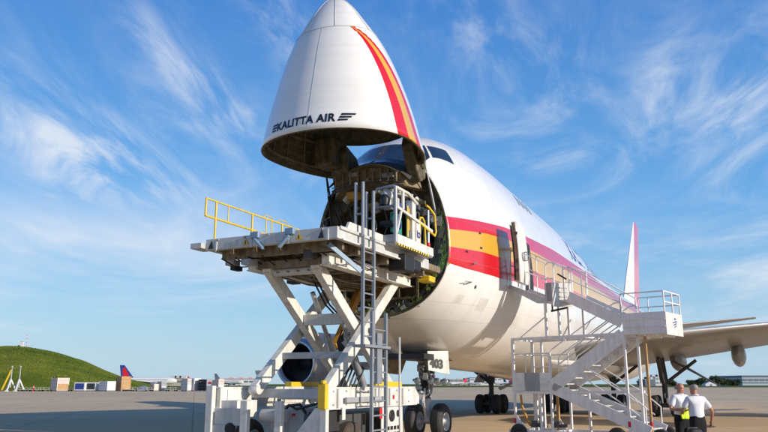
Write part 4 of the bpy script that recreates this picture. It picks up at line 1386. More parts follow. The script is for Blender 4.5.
# local a = x, b = y
D_ = 1.4
PW = .075
def post(a, b, z0, z1, mt='stairwhite', w=PW):
    g = MB((a, b, z0)); g.bx(a-w/2, a+w/2, b-w/2, b+w/2, z0, z1)
    return g.build('post', mt, st, bevel=.006, loc=(a, b, z0))
for a, b, z0, z1 in ((.04, 0, .25, 3.40), (.04, D_, .25, 3.40), (1.40, 0, .25, 2.92), (.40, D_, .25, 3.36), (.73, .25, .3, 1.62), (1.0, 0.02, .3, 1.62), (1.4, D_, .25, 1.62),
                     (3.98, 0, .25, 3.40), (4.28, .35, .25, 3.40), (1.34, 0, 3.45, 4.60), (1.82, 0, 3.45, 4.60), (1.5, D_, 3.4, 4.55), (2.05, D_, 3.4, 4.55), (2.35, .8, .25, 1.6)):
    post(a, b, z0, z1)
post(4.53, .30, .25, 3.40, 'tan')
post(1.02, 1.2, .25, 1.62, 'tan', .09)
# mid frame
g = smb()
for b in (0, D_):
    g.bar((0, b, 3.40), (4.0, b, 3.43), .08, .09)
for a in (.04, 1.4, 2.6, 3.95): g.bar((a, 0, 3.40), (a, D_, 3.40), .06, .06)
for b in (0, D_): g.bar((0, b, 1.62), (4.0, b, 1.66), .07, .08)
for b in (0, D_): g.bar((.0, b, 1.62), (.0, b, 3.40), .05, .05)
g.bar((0.04, 0, 1.64), (.04, D_, 1.64), .06, .06)
g.build('frame', 'stairwhite', st, bevel=.006)
g = smb()
g.bar((.35, .0, 3.45), (1.3, .0, 4.1), .035, .035); g.bar((1.2, D_, 3.45), (1.6, D_, 4.1), .035, .035); g.bar((2.0, D_, 3.6), (2.3, D_, 4.0), .03, .03)
g.build('brace', 'stairwhite', st)
# base
g = smb()
for b in (0, D_): g.bar((-.2, b, .34), (5.3, b, .34), .12, .14)
for a in (0, 1.4, 4.0, 5.2): g.bar((a, 0, .34), (a, D_, .34), .1, .12)
g.prism([(.0, .35), (.55, .35), (.04, .95)], 1, -.03, .0)
g.prism([(1.0, .35), (1.35, .35), (1.0, .85)], 1, 1.2, 1.23)
g.build('base_frame', 'stairwhite', st, bevel=.008)
for a, b in ((.2, -.1), (.2, D_+.1), (4.95, -.12), (4.6, D_+.1), (3.6, -.1)):
    wheel('wheel', (a, b, .30), (0, 1, 0), .30, .18, st, rim='dkgrey')
for a, b in ((.04, 0), (3.98, 0), (4.53, .30)):
    g = smb(); g.bx(a-.042, a+.042, b-.045, b+.042, .62, .78); g.build('red_reflector', 'red', st)
g = smb(); g.bar((5.3, .7, .34), (6.1, .7, .22), .07, .07); g.lathe((6.15, .7, .18), (0, 0, 1), [(0, 0), (0, .08), (.06, .08), (.06, 0)], 12); g.build('tow_bar', 'yellow', st)
for a in (.72, 1.55):
    g = smb(); g.box((a, .1, .62), (.22, .2, .2)); g.tube([(a-.15, .1, .55), (a+.3, .1, .58)], .06, 10); g.build('hydraulic_pump', 'dkgrey', st, bevel=.03)
g = smb(); g.tube([(.22, .1, 1.55), (.24, .1, 1.2), (.36, .1, .9), (.48, .1, .62), (.55, .1, .55)], .04, 8); g.build('hydraulic_hose', 'orange', st)
# landing
g = smb(); g.bx(0, 1.4, 0, D_, 1.66, 1.71); lnd = g.build('landing', 'stairwhite', st)
for a0, a1, mt in ((.06, .46, 'stairwhite'), (.46, 1.02, 'greypaint'), (1.02, 1.40, 'stairwhite')):
    g = smb(); o_ = .012 if mt == 'greypaint' else 0
    g.bx(a0, a1, -.03-o_, -.005, 1.68, 2.27)
    if mt != 'greypaint':
        for z in (1.86, 2.06): g.bx(a0, a1, -.055, -.03, z, z+.022)
    g.build('kick_panel', mt, lnd)
g = smb()
for b in (0, D_): g.tube([(.04, b, 2.9), (1.40, b, 2.9)], .025, 8)
g.tube([(.04, 0, 2.9), (.04, D_, 2.9)], .025, 8); g.tube([(.5, 0, 2.27), (.5, 0, 2.9)], .02, 8)
g.tube([(.04, D_, 2.5), (1.4, D_, 2.5)], .02, 8)
g.build('landing_rail', 'stairwhite', lnd)
# flights
def flight(a0, z0, a1, z1, depth, b0, b1, steps, tread=.26):
    g = smb()
    for b in (b0, b1):
        ln = math.hypot(a1-a0, z1-z0); nx, nz = -(z1-z0)/ln, (a1-a0)/ln
        if nz < 0: nx, nz = -nx, -nz
        h = depth/2
        g.prism([(a0-nx*h, z0-nz*h), (a1-nx*h, z1-nz*h), (a1+nx*h, z1+nz*h), (a0+nx*h, z0+nz*h)], 1, b-.03, b+.03)
    f_ = g.build('flight', 'stairwhite', st, bevel=.008)
    for k in range(steps):
        u = (k+.5)/steps
        a, z = a0+(a1-a0)*u, z0+(z1-z0)*u
        g = MB((a, (b0+b1)/2, z)); g.bx(a-tread/2, a+tread/2, b0+.03, b1-.03, z-.02, z+.02)
        g.build('tread', 'ltgrey', f_, loc=(a, (b0+b1)/2, z))
    return f_
fB = flight(1.42, 1.80, 3.95, 3.40, .42, 0, D_-.1, 8)
fA = flight(1.45, 1.78, 4.6, .48, .36, 0, D_-.1, 8)
fC = flight(2.20, 4.72, 3.97, 3.80, .38, 0.0, D_-.1, 5)
def rail(f_, pts, r=.022):
    g = smb()
    for b in (0, D_-.1): g.tube([(a, b, z) for a, z in pts], r, 8)
    return g.build('handrail', 'stairwhite', f_)
rail(fB, [(1.44, 2.2), (1.44, 2.92), (1.52, 3.04), (3.72, 4.40), (3.9, 4.42), (3.98, 4.3)])
rail(fB, [(1.72, 2.2), (1.72, 2.72), (1.8, 2.84), (3.92, 4.15)])
rail(fB, [(1.5, 2.4), (3.95, 3.9)])
rail(fA, [(1.9, 1.85), (1.9, 2.30), (2.48, 2.15), (3.95, 1.20), (4.3, .95)])
rail(fA, [(1.9, 2.5), (2.6, 2.46), (4.0, 1.62), (4.5, 1.2), (4.5, .6)])
rail(fC, [(2.25, 4.9), (2.25, 5.72), (3.0, 5.25), (3.95, 4.66), (3.97, 4.1)])
rail(fC, [(2.25, 5.30), (3.95, 4.40)], .018)
# upper deck at right
UA, UB = 3.98, 5.30
g = smb(); g.bx(UA, UB, 0, D_+.1, 3.42, 3.48)
for a in (4.2, 4.6, 5.0): g.bx(a, a+.06, .02, D_+.08, 3.34, 3.42)
up = g.build('upper_deck', 'stairwhite', st)
g = smb(); g.bx(UA, UB, -.02, .01, 3.40, 4.06)
for z in (3.60, 3.83): g.bx(UA, UB, -.05, -.02, z, z+.025)
g.build('side_panel', 'stairwhite', up)
g = smb(); g.bx(UB, UB+.03, -.02, D_+.1, 3.36, 4.04); ep = g.build('end_panel', 'white', up)
for k in range(3):
    g = smb(); g.prism([(.55+.05*k, 3.72-.07*k), (.95-.04*k, 3.78-.07*k), (.95-.04*k, 3.82-.07*k), (.6+.05*k, 3.76-.07*k)], 0, UB+.033, UB+.038)
    g.build('blue_emblem', 'blue', ep)
g = smb(); g.prism([(.72, 3.84), (.80, 3.92), (.9, 3.84)], 0, UB+.033, UB+.038); g.build('blue_emblem', 'blue', ep)
g = smb()
for z in (4.68, 4.36):
    g.tube([(UA-.06, D_+.05, z-.25), (UA, D_+.05, z), (UB, D_+.05, z)], .022, 8)
    g.tube([(UB, 0, z), (UB, D_+.05, z)], .022, 8)
g.tube([(UA-.05, 0, 4.1), (UA-.05, 0, 4.55), (UA, 0, 4.68), (UB, 0, 4.68)], .022, 8)
for a, b in ((UB, 0), (UB, .75), (UB, D_+.05)): g.tube([(a, b, 3.48), (a, b, 4.68)], .024, 8)
g.tube([(4.3, D_+.05, 3.5), (4.3, D_+.05, 4.68)], .02, 8)
g.build('deck_rail', 'stairwhite', up)
# door platform and ramp
g = smb(); g.bx(1.30, 2.25, 0, D_, 4.58, 4.64); dp = g.build('door_platform', 'stairwhite', st)
g = smb(); g.bar((1.70, -.18, 4.82), (2.16, .36, 4.82), .035, .80); wb = g.build('white_board', 'white', dp, bevel=.01)
for k in range(4):
    g = smb(); g.bar((1.80, -.09, 4.60+.15*k), (2.06, .215, 4.60+.15*k), .045, .035); g.build('board_slat', 'ltgrey', wb)
g = smb(); g.bx(1.36, 1.64, -.02, .01, 4.62, 5.25); g.build('side_panel', 'galv', dp)
g = smb()
for b in (0, D_):
    g.tube([(1.40, b, 4.6), (1.40, b, 5.85), (1.5, b, 5.94), (1.70, b, 5.92), (2.25, b, 5.68), (2.25, b, 4.6)], .024, 8)
    g.tube([(1.70, b, 4.6), (1.70, b, 5.92)], .024, 8); g.tube([(2.05, b, 4.6), (2.05, b, 5.76)], .024, 8)
    g.tube([(1.4, b, 5.4), (1.7, b, 5.38)], .018, 8)
g.build('platform_rail', 'stairwhite', dp)
g = smb(); g.bar((1.9, -.1, 5.5), (2.2, -.1, 5.3), .05, .05); g.build('door_latch', 'black', dp)
g = smb(); g.tube([(1.62, -.05, 4.28), (1.62, -.05, 4.5)], .03, 8); g.bar((1.58, -.06, 4.28), (2.16, -.06, 4.36), .06, .06); g.build('latch_bar', 'black', dp)
g = smb(); g.prism([(-.08, 5.20), (.02, 5.30), (1.40, 4.72), (1.40, 4.55), (1.05, 4.58)], 1, -.02, .01); g.prism([(-.08, 5.20), (.02, 5.30), (1.40, 4.72), (1.40, 4.55), (1.05, 4.58)], 1, D_-.02, D_+.01)
g.prism([(-.08, 5.18), (.0, 5.22), (1.4, 4.64), (1.4, 4.58)], 1, .01, D_-.02)
rp = g.build('ramp', 'ltgrey', st)
g = smb()
for b in (0, D_):
    g.tube([(.02, b, 5.25), (.10, b, 6.62), (1.40, b, 5.92)], .022, 8); g.tube([(.05, b, 6.0), (1.40, b, 5.35)], .02, 8)
    g.tube([(.35, b, 5.15), (.35, b, 6.48)], .02, 8)
g.build('ramp_rail', 'stairwhite', rp)

# ------------------------------------------------------------------ PEOPLE
def skinned(name, verts, edges, mats, sub=2, root=0):
    """verts: (x, y, z, rx, ry)"""
    me = bpy.data.meshes.new(name)
    me.from_pydata([v[:3] for v in verts], edges, [])
    o = bpy.data.objects.new(name, me); C.objects.link(o)
    o.modifiers.new('skin', 'SKIN')
    if not me.skin_vertices: me.skin_vertices.new()
    for i, v in enumerate(verts):
        d = me.skin_vertices[0].data[i]
        d.radius = (v[3], v[4] if len(v) > 4 else v[3]); d.use_root = (i == root)
    ss = o.modifiers.new('sub', 'SUBSURF'); ss.levels = sub; ss.render_levels = sub
    dg = bpy.context.evaluated_depsgraph_get()
    m2 = bpy.data.meshes.new_from_object(o.evaluated_get(dg))
    m2.materials.clear(); m2.materials.append(M[mats])
    for p in m2.polygons: p.use_smooth = True
    o.modifiers.clear(); o.data = m2
    bpy.data.meshes.remove(me)
    return o
class SK:
    def __init__(s): s.v = []; s.e = []
    def a(s, p, r, par=None, ry=None):
        s.v.append((*p, r, ry or r)); i = len(s.v)-1
        if par is not None: s.e.append((par, i))
        return i
def lerp3(a, b, k): return tuple(x+(y-x)*k for x, y in zip(a, b))
def person(loc, rz, height, arms, legs, label, bald, lean=0.0, hair='hair'):
    """local front = -y.  arms: two (elbow, wrist, curl) tuples for x<0 then x>0; legs: two (knee, ankle)"""
    S = SK()
    pel = S.a((0, 0, .96), .135, ry=.115)
    wai = S.a((0, .01-lean*.3, 1.10), .13, pel, .11)
    che = S.a((0, .0-lean*.7, 1.30), .155, wai, .12)
    upc = S.a((0, .01-lean, 1.44), .10, che, .09)
    nec = S.a((0, 0-lean*1.1, 1.53), .055, upc)
    hd0 = S.a((0, -.015-lean*1.2, 1.60), .070, nec, .078)
    hd1 = S.a((0, -.02-lean*1.2, 1.67), .080, hd0, .095)
    hd2 = S.a((0, -.005-lean*1.2, 1.735), .072, hd1, .085)
    S.a((0, 0-lean*1.2, 1.765), .040, hd2)
    S.a((0, -.115-lean*1.2, 1.645), .014, hd1)      # nose
    S.a((0, -.085-lean*1.2, 1.575), .030, hd0)      # chin
    for sx in (-1, 1): S.a((sx*.088, .012-lean*1.2, 1.655), .016, hd1)   # ears
    arm_pts = []
    for sx, (el, wr, curl) in zip((-1, 1), arms):
        sh = (sx*.185, .015-lean, 1.43)
        i = S.a(sh, .062, upc)
        i = S.a(lerp3(sh, el, .5), .050, i); i = S.a(el, .040, i)
        i = S.a(lerp3(el, wr, .4), .040, i); i = S.a(wr, .026, i)
        d = Vector(wr)-Vector(el); d.normalize()
        side = d.cross(Vector((0, 1, 0))); side.normalize()
        palm = tuple(Vector(wr)+d*.07)
        ip = S.a(palm, .030, i, .022)
        fwd = d.cross(side)
        for k, ln in enumerate((.066, .076, .071, .056)):
            b0 = Vector(palm)+fwd*(.027-.018*k)*1.0+d*.02
            m1 = b0+d*ln*.55+side*(curl*.012)
            m2 = m1+d*ln*.45+side*(curl*.028)
            j = S.a(tuple(b0), .0105, ip); j = S.a(tuple(m1), .0095, j); S.a(tuple(m2), .008, j)
        tb = Vector(wr)+d*.03+fwd*.03
        j = S.a(tuple(tb), .011, ip); S.a(tuple(tb+fwd*.02+d*.045+side*curl*.01), .009, j)
        arm_pts.append((sh, el, wr))
    for sx, (kn, an) in zip((-1, 1), legs):
        hp = (sx*.095, 0, .90)
        i = S.a(hp, .095, pel); i = S.a(lerp3(hp, kn, .5), .080, i); i = S.a(kn, .058, i)
        i = S.a(lerp3(kn, an, .35), .057, i); i = S.a(an, .038, i)
        S.a((an[0]+sx*.02, an[1]-.15, .035), .035, i)
    sc_ = height/1.80
    def fin(o, par=None):
        for v in o.data.vertices: v.co *= sc_
        if par: o.parent = par
        return o
    body = fin(skinned('person', S.v, S.e, 'skin'))
    body.location = loc; body.rotation_euler = (0, 0, rz)
    tag(body, label, 'person')
    # shirt
    T = SK()
    a0 = T.a((0, .0, .95), .192, ry=.162); a1 = T.a((0, .005-lean*.3, 1.12), .182, a0, .152); a2 = T.a((0, .0-lean*.7, 1.30), .192, a1, .152)
    a3 = T.a((0, .01-lean, 1.44), .125, a2, .105); T.a((0, .005-lean*1.1, 1.505), .066, a3)
    for sx, (sh, el, wr) in zip((-1, 1), arm_pts):
        j = T.a((sh[0]*.98, sh[1], sh[2]+.005), .080, a3); j = T.a(lerp3(sh, el, .45), .076, j); T.a(lerp3(sh, el, .82), .072, j)
    o = fin(skinned('shirt', T.v, T.e, 'shirt'), body)
    g = MB(); g.tube([(.095*math.cos(a)*.8, .005-lean*1.1+.075*math.sin(a), 1.52+.012*math.sin(a)) for a in [2*math.pi*k/16 for k in range(17)]], .018, 6)
    o2 = fin(g.build('collar', 'shirt'), o)
    # trousers
    T = SK()
    a0 = T.a((0, 0, 1.20), .160, ry=.132); a0 = T.a((0, 0, 1.08), .176, a0, .148); a1 = T.a((0, .005, .92), .19, a0, .16)
    for sx, (kn, an) in zip((-1, 1), legs):
        hp = (sx*.10, 0, .80)
        j = T.a(hp, .112, a1); j = T.a(lerp3(hp, kn, .5), .100, j); j = T.a(kn, .082, j); j = T.a(lerp3(kn, an, .5), .075, j); T.a((an[0], an[1], an[2]+.0), .070, j)
    fin(skinned('trousers', T.v, T.e, 'trouser'), body)
    for sx, (kn, an) in zip((-1, 1), legs):
        T = SK(); j = T.a((an[0], an[1]+.03, .05), .05); j = T.a((an[0]+sx*.01, an[1]-.08, .045), .046, j); T.a((an[0]+sx*.02, an[1]-.19, .035), .036, j)
        fin(skinned('shoe', T.v, T.e, 'black'), body)
    # hair
    T = SK()
    y = -lean*1.2
    if bald:
        j = T.a((-.078, .03+y, 1.66), .028); j = T.a((-.06, .075+y, 1.65), .034, j); j = T.a((0, .095+y, 1.65), .036, j); j = T.a((.06, .075+y, 1.65), .034, j); T.a((.078, .03+y, 1.66), .028, j)
    else:
        j = T.a((0, .035+y, 1.63), .078, ry=.070); j = T.a((0, .022+y, 1.715), .090, j, .093); T.a((0, .01+y, 1.765), .055, j)
    fin(skinned('hair', T.v, T.e, hair), body)
    for sx in (-1, 1):
        g = MB(); g.lathe((sx*.033, -.098+y, 1.665), (0, -1, 0), [(-.01, .014), (.004, .013), (.010, .006), (.011, 0)], 10)
        fin(g.build('eye', 'black'), body)
    g = MB(); g.box((0, -.108+y, 1.602), (.045, .012, .009)); fin(g.build('mouth', 'red'), body)
    return body
p1 = person((7.62, 19.6, 0), R(24), 1.96,
            [((-.35, -.02, 1.17), (-.20, -.25, 1.16), .7), ((.32, .0, 1.15), (.03, -.24, 1.17), .7)],
            [((-.12, -.02, .50), (-.13, .03, .08)), ((.11, -.03, .50), (.12, .02, .08))],
            'person in white short sleeved shirt facing the camera and holding a bright yellow vest', True, .0)
p2 = person((7.60, 18.6, 0), R(180+12), 1.93,
            [((-.36, .06, 1.18), (-.40, -.06, .95), 1.0), ((.30, -.08, 1.18), (.16, -.30, 1.14), .8)],
            [((-.12, -.03, .50), (-.14, .04, .08)), ((.11, -.02, .50), (.12, .03, .08))],
            'person in white shirt and black trousers seen from behind with one arm hanging down', False, .02)
# folded hi-vis vest hanging from the first man's hands
rows = []
for i in range(9):
    u = i/8; row = []
    for k in range(13):
        v = k/12
        row.append((-.14+.28*v+.02*math.sin(u*7+v*3), -.02*math.sin(v*9+u*4)-.03*u, .04-.30*u-.03*math.sin(v*6)*(1-u)+(.03 if 4 < k < 8 and i == 0 else 0)))
    rows.append(row)
g = MB(); g.grid(rows)
vest = g.build('safety_vest', 'hivis', None)
th = vest.modifiers.new('s', 'SOLIDIFY'); th.thickness = .03
hand = p1.matrix_basis @ Vector((-.02, -.30, 1.12))
vest.location = (7.50 + (-.02)*math.cos(R(24)) + .27*math.sin(R(24)), 19.6 - .29*math.cos(R(24)) + (-.02)*math.sin(R(24)), 1.30)
vest.rotation_euler = (0, 0, R(24))
tag(vest, 'bright yellow safety vest held in front of the person facing the camera', 'vest')
# crew case standing in front of the men
ce = empty('suitcase', (7.05, 17.4, 0), R(15), 'black wheeled suitcase standing in front of the two people', 'suitcase')
g = MB(); g.bx(-.21, .21, -.14, .14, .08, .66); case = g.build('case_body', 'bag', ce, bevel=.05)
g = MB(); g.bx(-.16, .16, -.19, -.13, .15, .48); g.build('front_pocket', 'bag', case, bevel=.03)
g = MB(); g.tube([(-.12, .10, .66), (-.12, .10, .93), (.12, .10, .93), (.12, .10, .66)], .014, 8); g.build('handle', 'dkgrey', ce)
g = MB(); g.bx(-.19, .14, -.12, .12, .67, .92); g.build('bag', 'bag', ce, bevel=.09)
for x in (-.17, .17):
    g = MB(); g.lathe((x-.02, .12, .05), (1, 0, 0), [(0, 0), (0, .05), (.04, .05), (.04, 0)], 12); g.build('wheel', 'rubber', ce)

# ------------------------------------------------------------------ APRON EQUIPMENT, far left
KX_ = 758.7
def fx(u, Y): return (u-384)*Y/KX_
def fz(v, Y):
    y = -(v-216)/FPX; p = math.atan(HPX/FPX)
    return EYE + Y*(math.sin(p)+y*math.cos(p))/(math.cos(p)-y*math.sin(p))
def container(name, u, Y, size, rz, mats, label, cat, group=None, style='plain'):
    x = fx(u, Y); e = empty(name, (x, Y, 0), R(rz), label, cat, group)
    sx, sy, sz = size
    g = MB(); g.bx(-sx/2, sx/2, -sy/2, sy/2, .28, sz)
    bd = g.build('body', mats[0], e, bevel=.05)
    if style in ('plain', 'wrapped'):
        for xx in (-sx/2, sx/2):
            for yy in (-sy/2, sy/2):
                g = MB(); g.bx(xx-.06, xx+.06, yy-.06, yy+.06, .28, sz+.02); g.build('corner_post', mats[1], e)
        for k in range(3):
            g = MB(); z9 = sz*(.3+.25*k); g.tube([(-sx/2-.02, -sy/2-.02, z9), (sx/2+.02, -sy/2-.02, z9), (sx/2+.02, sy/2+.02, z9), (-sx/2-.02, sy/2+.02, z9), (-sx/2-.02, -sy/2-.02, z9)], .035, 5); g.build('strap', 'greypaint', e)
        g = MB(); g.bx(sx/2+.005, sx/2+.03, -sy/2+.1, sy/2-.1, .4, sz*.55); g.build('side_panel', mats[2], e)
    if style == 'open':
        g = MB(); g.bx(-sx/2+.25, sx/2-.25, -sy/2-.02, -sy/2-.005, .5, sz-.25); g.build('open_front', mats[1], e)
        g = MB(); g.bx(-sx/2-.02, sx/2+.02, -sy/2-.04, -sy/2+.04, sz-.12, sz+.05); g.build('top_rail', mats[2], e)
    g = MB(); g.bx(-sx/2, sx/2, -sy/2, sy/2, .12, .26); g.build('pallet_base', 'greypaint', e)
    for xx in (-sx/3, sx/3):
        g = MB(); g.lathe((xx-.06, -sy/2+.1, .14), (1, 0, 0), [(0, 0), (0, .14), (.12, .14), (.12, 0)], 10); g.build('wheel', 'rubber', e)
    return e
YC = 203
container('cargo_container', 60, YC, (3.2, 3.2, 3.5), -38, ('pink', 'farwhite', 'tan'), 'tall wrapped pinkish container with orange lower side in front of the hill', 'container', 'cargo containers on the apron edge', 'wrapped')
container('cargo_container', 82, YC, (3.0, 2.4, 2.3), -6, ('farwhite', 'blue', 'farwhite'), 'white framed container with open dark blue front, leftmost of the low pair', 'container', 'cargo containers on the apron edge', 'open')
container('cargo_container', 93, YC+.6, (2.9, 2.4, 2.3), -6, ('farwhite', 'windowdark', 'farwhite'), 'white framed container with open black front beside the white box', 'container', 'cargo containers on the apron edge', 'open')
container('cargo_container', 107.5, YC-1, (3.3, 2.6, 2.6), -32, ('farwhite', 'farwhite', 'farwhite'), 'plain white container left of the tall tan crate', 'container', 'cargo containers on the apron edge', 'plain')
container('wooden_crate', 123.5, YC+2, (2.7, 2.7, 3.9), -42, ('tan', 'tan', 'tan'), 'tall tan crate below the far airliner tail', 'crate', None, 'plain')
container('wooden_crate', 155, YC+3, (1.5, 1.5, 1.9), -40, ('cream', 'tan', 'cream'), 'small beige crate right of the dark covered load', 'crate', None, 'plain')
container('cargo_container', 162, YC+5, (1.8, 1.6, 2.6), -35, ('steel', 'ltgrey', 'ltgrey'), 'silver container under the nose of the far airliner', 'container', 'cargo containers on the apron edge', 'plain')
container('cargo_container', 187.5, YC, (2.2, 2.4, 3.3), -30, ('ltgrey', 'greypaint', 'farwhite'), 'grey container with pale sides, left one of the grey pair', 'container', 'cargo containers on the apron edge', 'plain')
container('cargo_container', 195.5, YC+1, (2.3, 2.2, 3.4), -45, ('farwhite', 'greypaint', 'ltgrey'), 'pale container beside the black container', 'container', 'cargo containers on the apron edge', 'plain')
container('cargo_container', 203.5, YC, (1.9, 2.2, 3.1), -4, ('black', 'dkgrey', 'black'), 'black container left of the white red-marked container', 'container', 'cargo containers on the apron edge', 'plain')
wc = container('cargo_container', 211, YC-2, (1.7, 1.8, 3.2), -10, ('farwhite', 'ltgrey', 'farwhite'), 'white container with a red mark on its front', 'container', 'cargo containers on the apron edge', 'open2')
g = MB(); g.prism([(-.45, 1.9), (.4, 1.9), (.5, 2.3), (.0, 2.55), (-.5, 2.3)], 1, -.92, -.915); g.build('red_mark', 'red', wc)
container('cargo_container', 219, YC-3, (1.7, 1.8, 3.2), -35, ('pink', 'farwhite', 'farwhite'), 'pink and white wrapped container behind the loader chassis', 'container', 'cargo containers on the apron edge', 'wrapped')
# covered load
e = empty('covered_load', (fx(143, YC+1), YC+1, 0), 0, 'low load under a dark blue cover beside the beige crate', 'covered load')
rows = []
for i in range(9):
    u = i/8
    rows.append([(-1.8+3.6*u, -1+2*k/8, .25+1.3*(max(0, math.sin(math.pi*u))**.5)*(max(0, math.sin(math.pi*k/8))**.5)+.08*math.sin(u*17+k*2)) for k in range(9)])
g = MB(); g.grid(rows); g.build('cover', 'bluegrey', e)
g = MB(); g.bx(-1.9, 1.9, -1, 1, .15, .27); g.build('trailer_bed', 'greypaint', e)
for xx in (-1.3, 1.3):
    g = MB(); g.lathe((xx, -1, .2), (0, 1, 0), [(0, 0), (0, .2), (.2, .2), (.2, 0)], 12); g.build('wheel', 'rubber', e)
# flat dollies
def dolly(u, Y):
    e = empty('cargo_dolly', (fx(u, Y), Y, 0), R(-4), 'empty low cargo dolly standing before the hill', 'dolly', 'empty dollies before the hill')
    g = MB(); g.bx(-1.5, 1.5, -.9, .9, .42, .52)
    g.build('bed', 'ltgrey', e)
    g = MB()
    for xx in (-1.45, 0, 1.45): g.tube([(xx, -.9, .5), (xx, -.9, .95)], .04, 6)
    g.tube([(-1.45, -.9, .95), (1.45, -.9, .95)], .04, 6); g.build('rail', 'farwhite', e)
    for xx in (-1.1, 1.1):
        for yy in (-.8, .7):
            g = MB(); g.lathe((xx, yy, .2), (0, 1, 0), [(0, 0), (0, .2), (.15, .2), (.15, 0)], 12); g.build('wheel', 'rubber', e)
    return e
d0 = dolly(25, YC)
def copy_tree(o, par=None):
    c = o.copy(); C.objects.link(c); c.parent = par
    for chd in [x for x in bpy.data.objects if x.parent == o and x is not c]:
        copy_tree(chd, c)
    return c
for u in (37.5, 46, 73, 128, 138, 147, 171, 179):
    d = copy_tree(d0); d.location = (fx(u, YC), YC+(1 if u > 60 else 0), 0)
    if u > 60: d['label'] = 'empty low cargo dolly standing between the containers'; d['group'] = 'dollies between the containers'
e = empty('marker_post', (fx(34, YC-2), YC-2, 0), 0, 'short red marker post beside the dollies', 'marker')
g = MB(); g.lathe((0, 0, 0), (0, 0, 1), [(0, .25), (.06, .25), (.06, .14), (1.5, .12), (1.6, .05), (1.6, 0)], 12); g.build('post', 'red', e)
g = MB(); g.lathe((0, 0, 0), (0, 0, 1), [(1.0, .135), (1.25, .13)], 12); g.build('white_band', 'farwhite', e)
# tripod masts
def tripod(u, Y, boom, label):
    e = empty('tripod_jack', (fx(u, Y), Y, 0), R(10), label, 'jack')
    g = MB(); g.tube([(0, 0, 1.0), (0, 0, 6.2)], [.22, .12], 10); g.lathe((0, 0, 6.2), (0, 0, 1), [(0, .12), (.0, .3), (.3, .3), (.5, .1), (.5, 0)], 10); g.build('mast', 'greypaint', e)
    for k in range(3):
        a = 2*math.pi*k/3+.4
        g = MB(); g.bar((0, 0, 3.2), (1.5*math.cos(a), 1.5*math.sin(a), .2), .22, .3); g.bx(1.5*math.cos(a)-.3, 1.5*math.cos(a)+.3, 1.5*math.sin(a)-.3, 1.5*math.sin(a)+.3, .0, .2)
        g.build('leg', 'farwhite', e)
    if boom:
        g = MB(); g.bar((-2.0, 0, .3), (-.1, 0, 5.6), .3, .35); g.build('boom', 'yellow', e)
    return e
tripod(10.5, YC, True, 'white tripod jack with slanting yellow boom before the hill')
tripod(19, YC, False, 'white tripod jack without boom, right of the one with a yellow boom')
# masts on the hill
hx, hy = fx(22.5, 292), 292
e = empty('radio_mast', (hx, hy, hill_h(hx, hy)-.3), 0, 'thin red and white mast on the hill top', 'mast')
g = MB(); g.tube([(0, 0, 0), (0, 0, 5.2)], .09, 6); g.build('mast', 'red', e)
for z in (1.2, 2.6, 4.0):
    g = MB(); g.tube([(0, 0, z), (0, 0, z+.7)], .10, 6); g.build('white_band', 'farwhite', e)
hx = fx(18, 292)
e = empty('equipment_cabinet', (hx, hy, hill_h(hx, hy)-.3), 0, 'small white cabinet beside the mast on the hill top', 'cabinet')
g = MB(); g.bx(-.5, .5, -.4, .4, 0, 2.0); g.build('body', 'farwhite', e); g = MB(); g.bx(-.55, .55, -.45, .45, 2.0, 2.12); g.build('roof', 'greypaint', e)

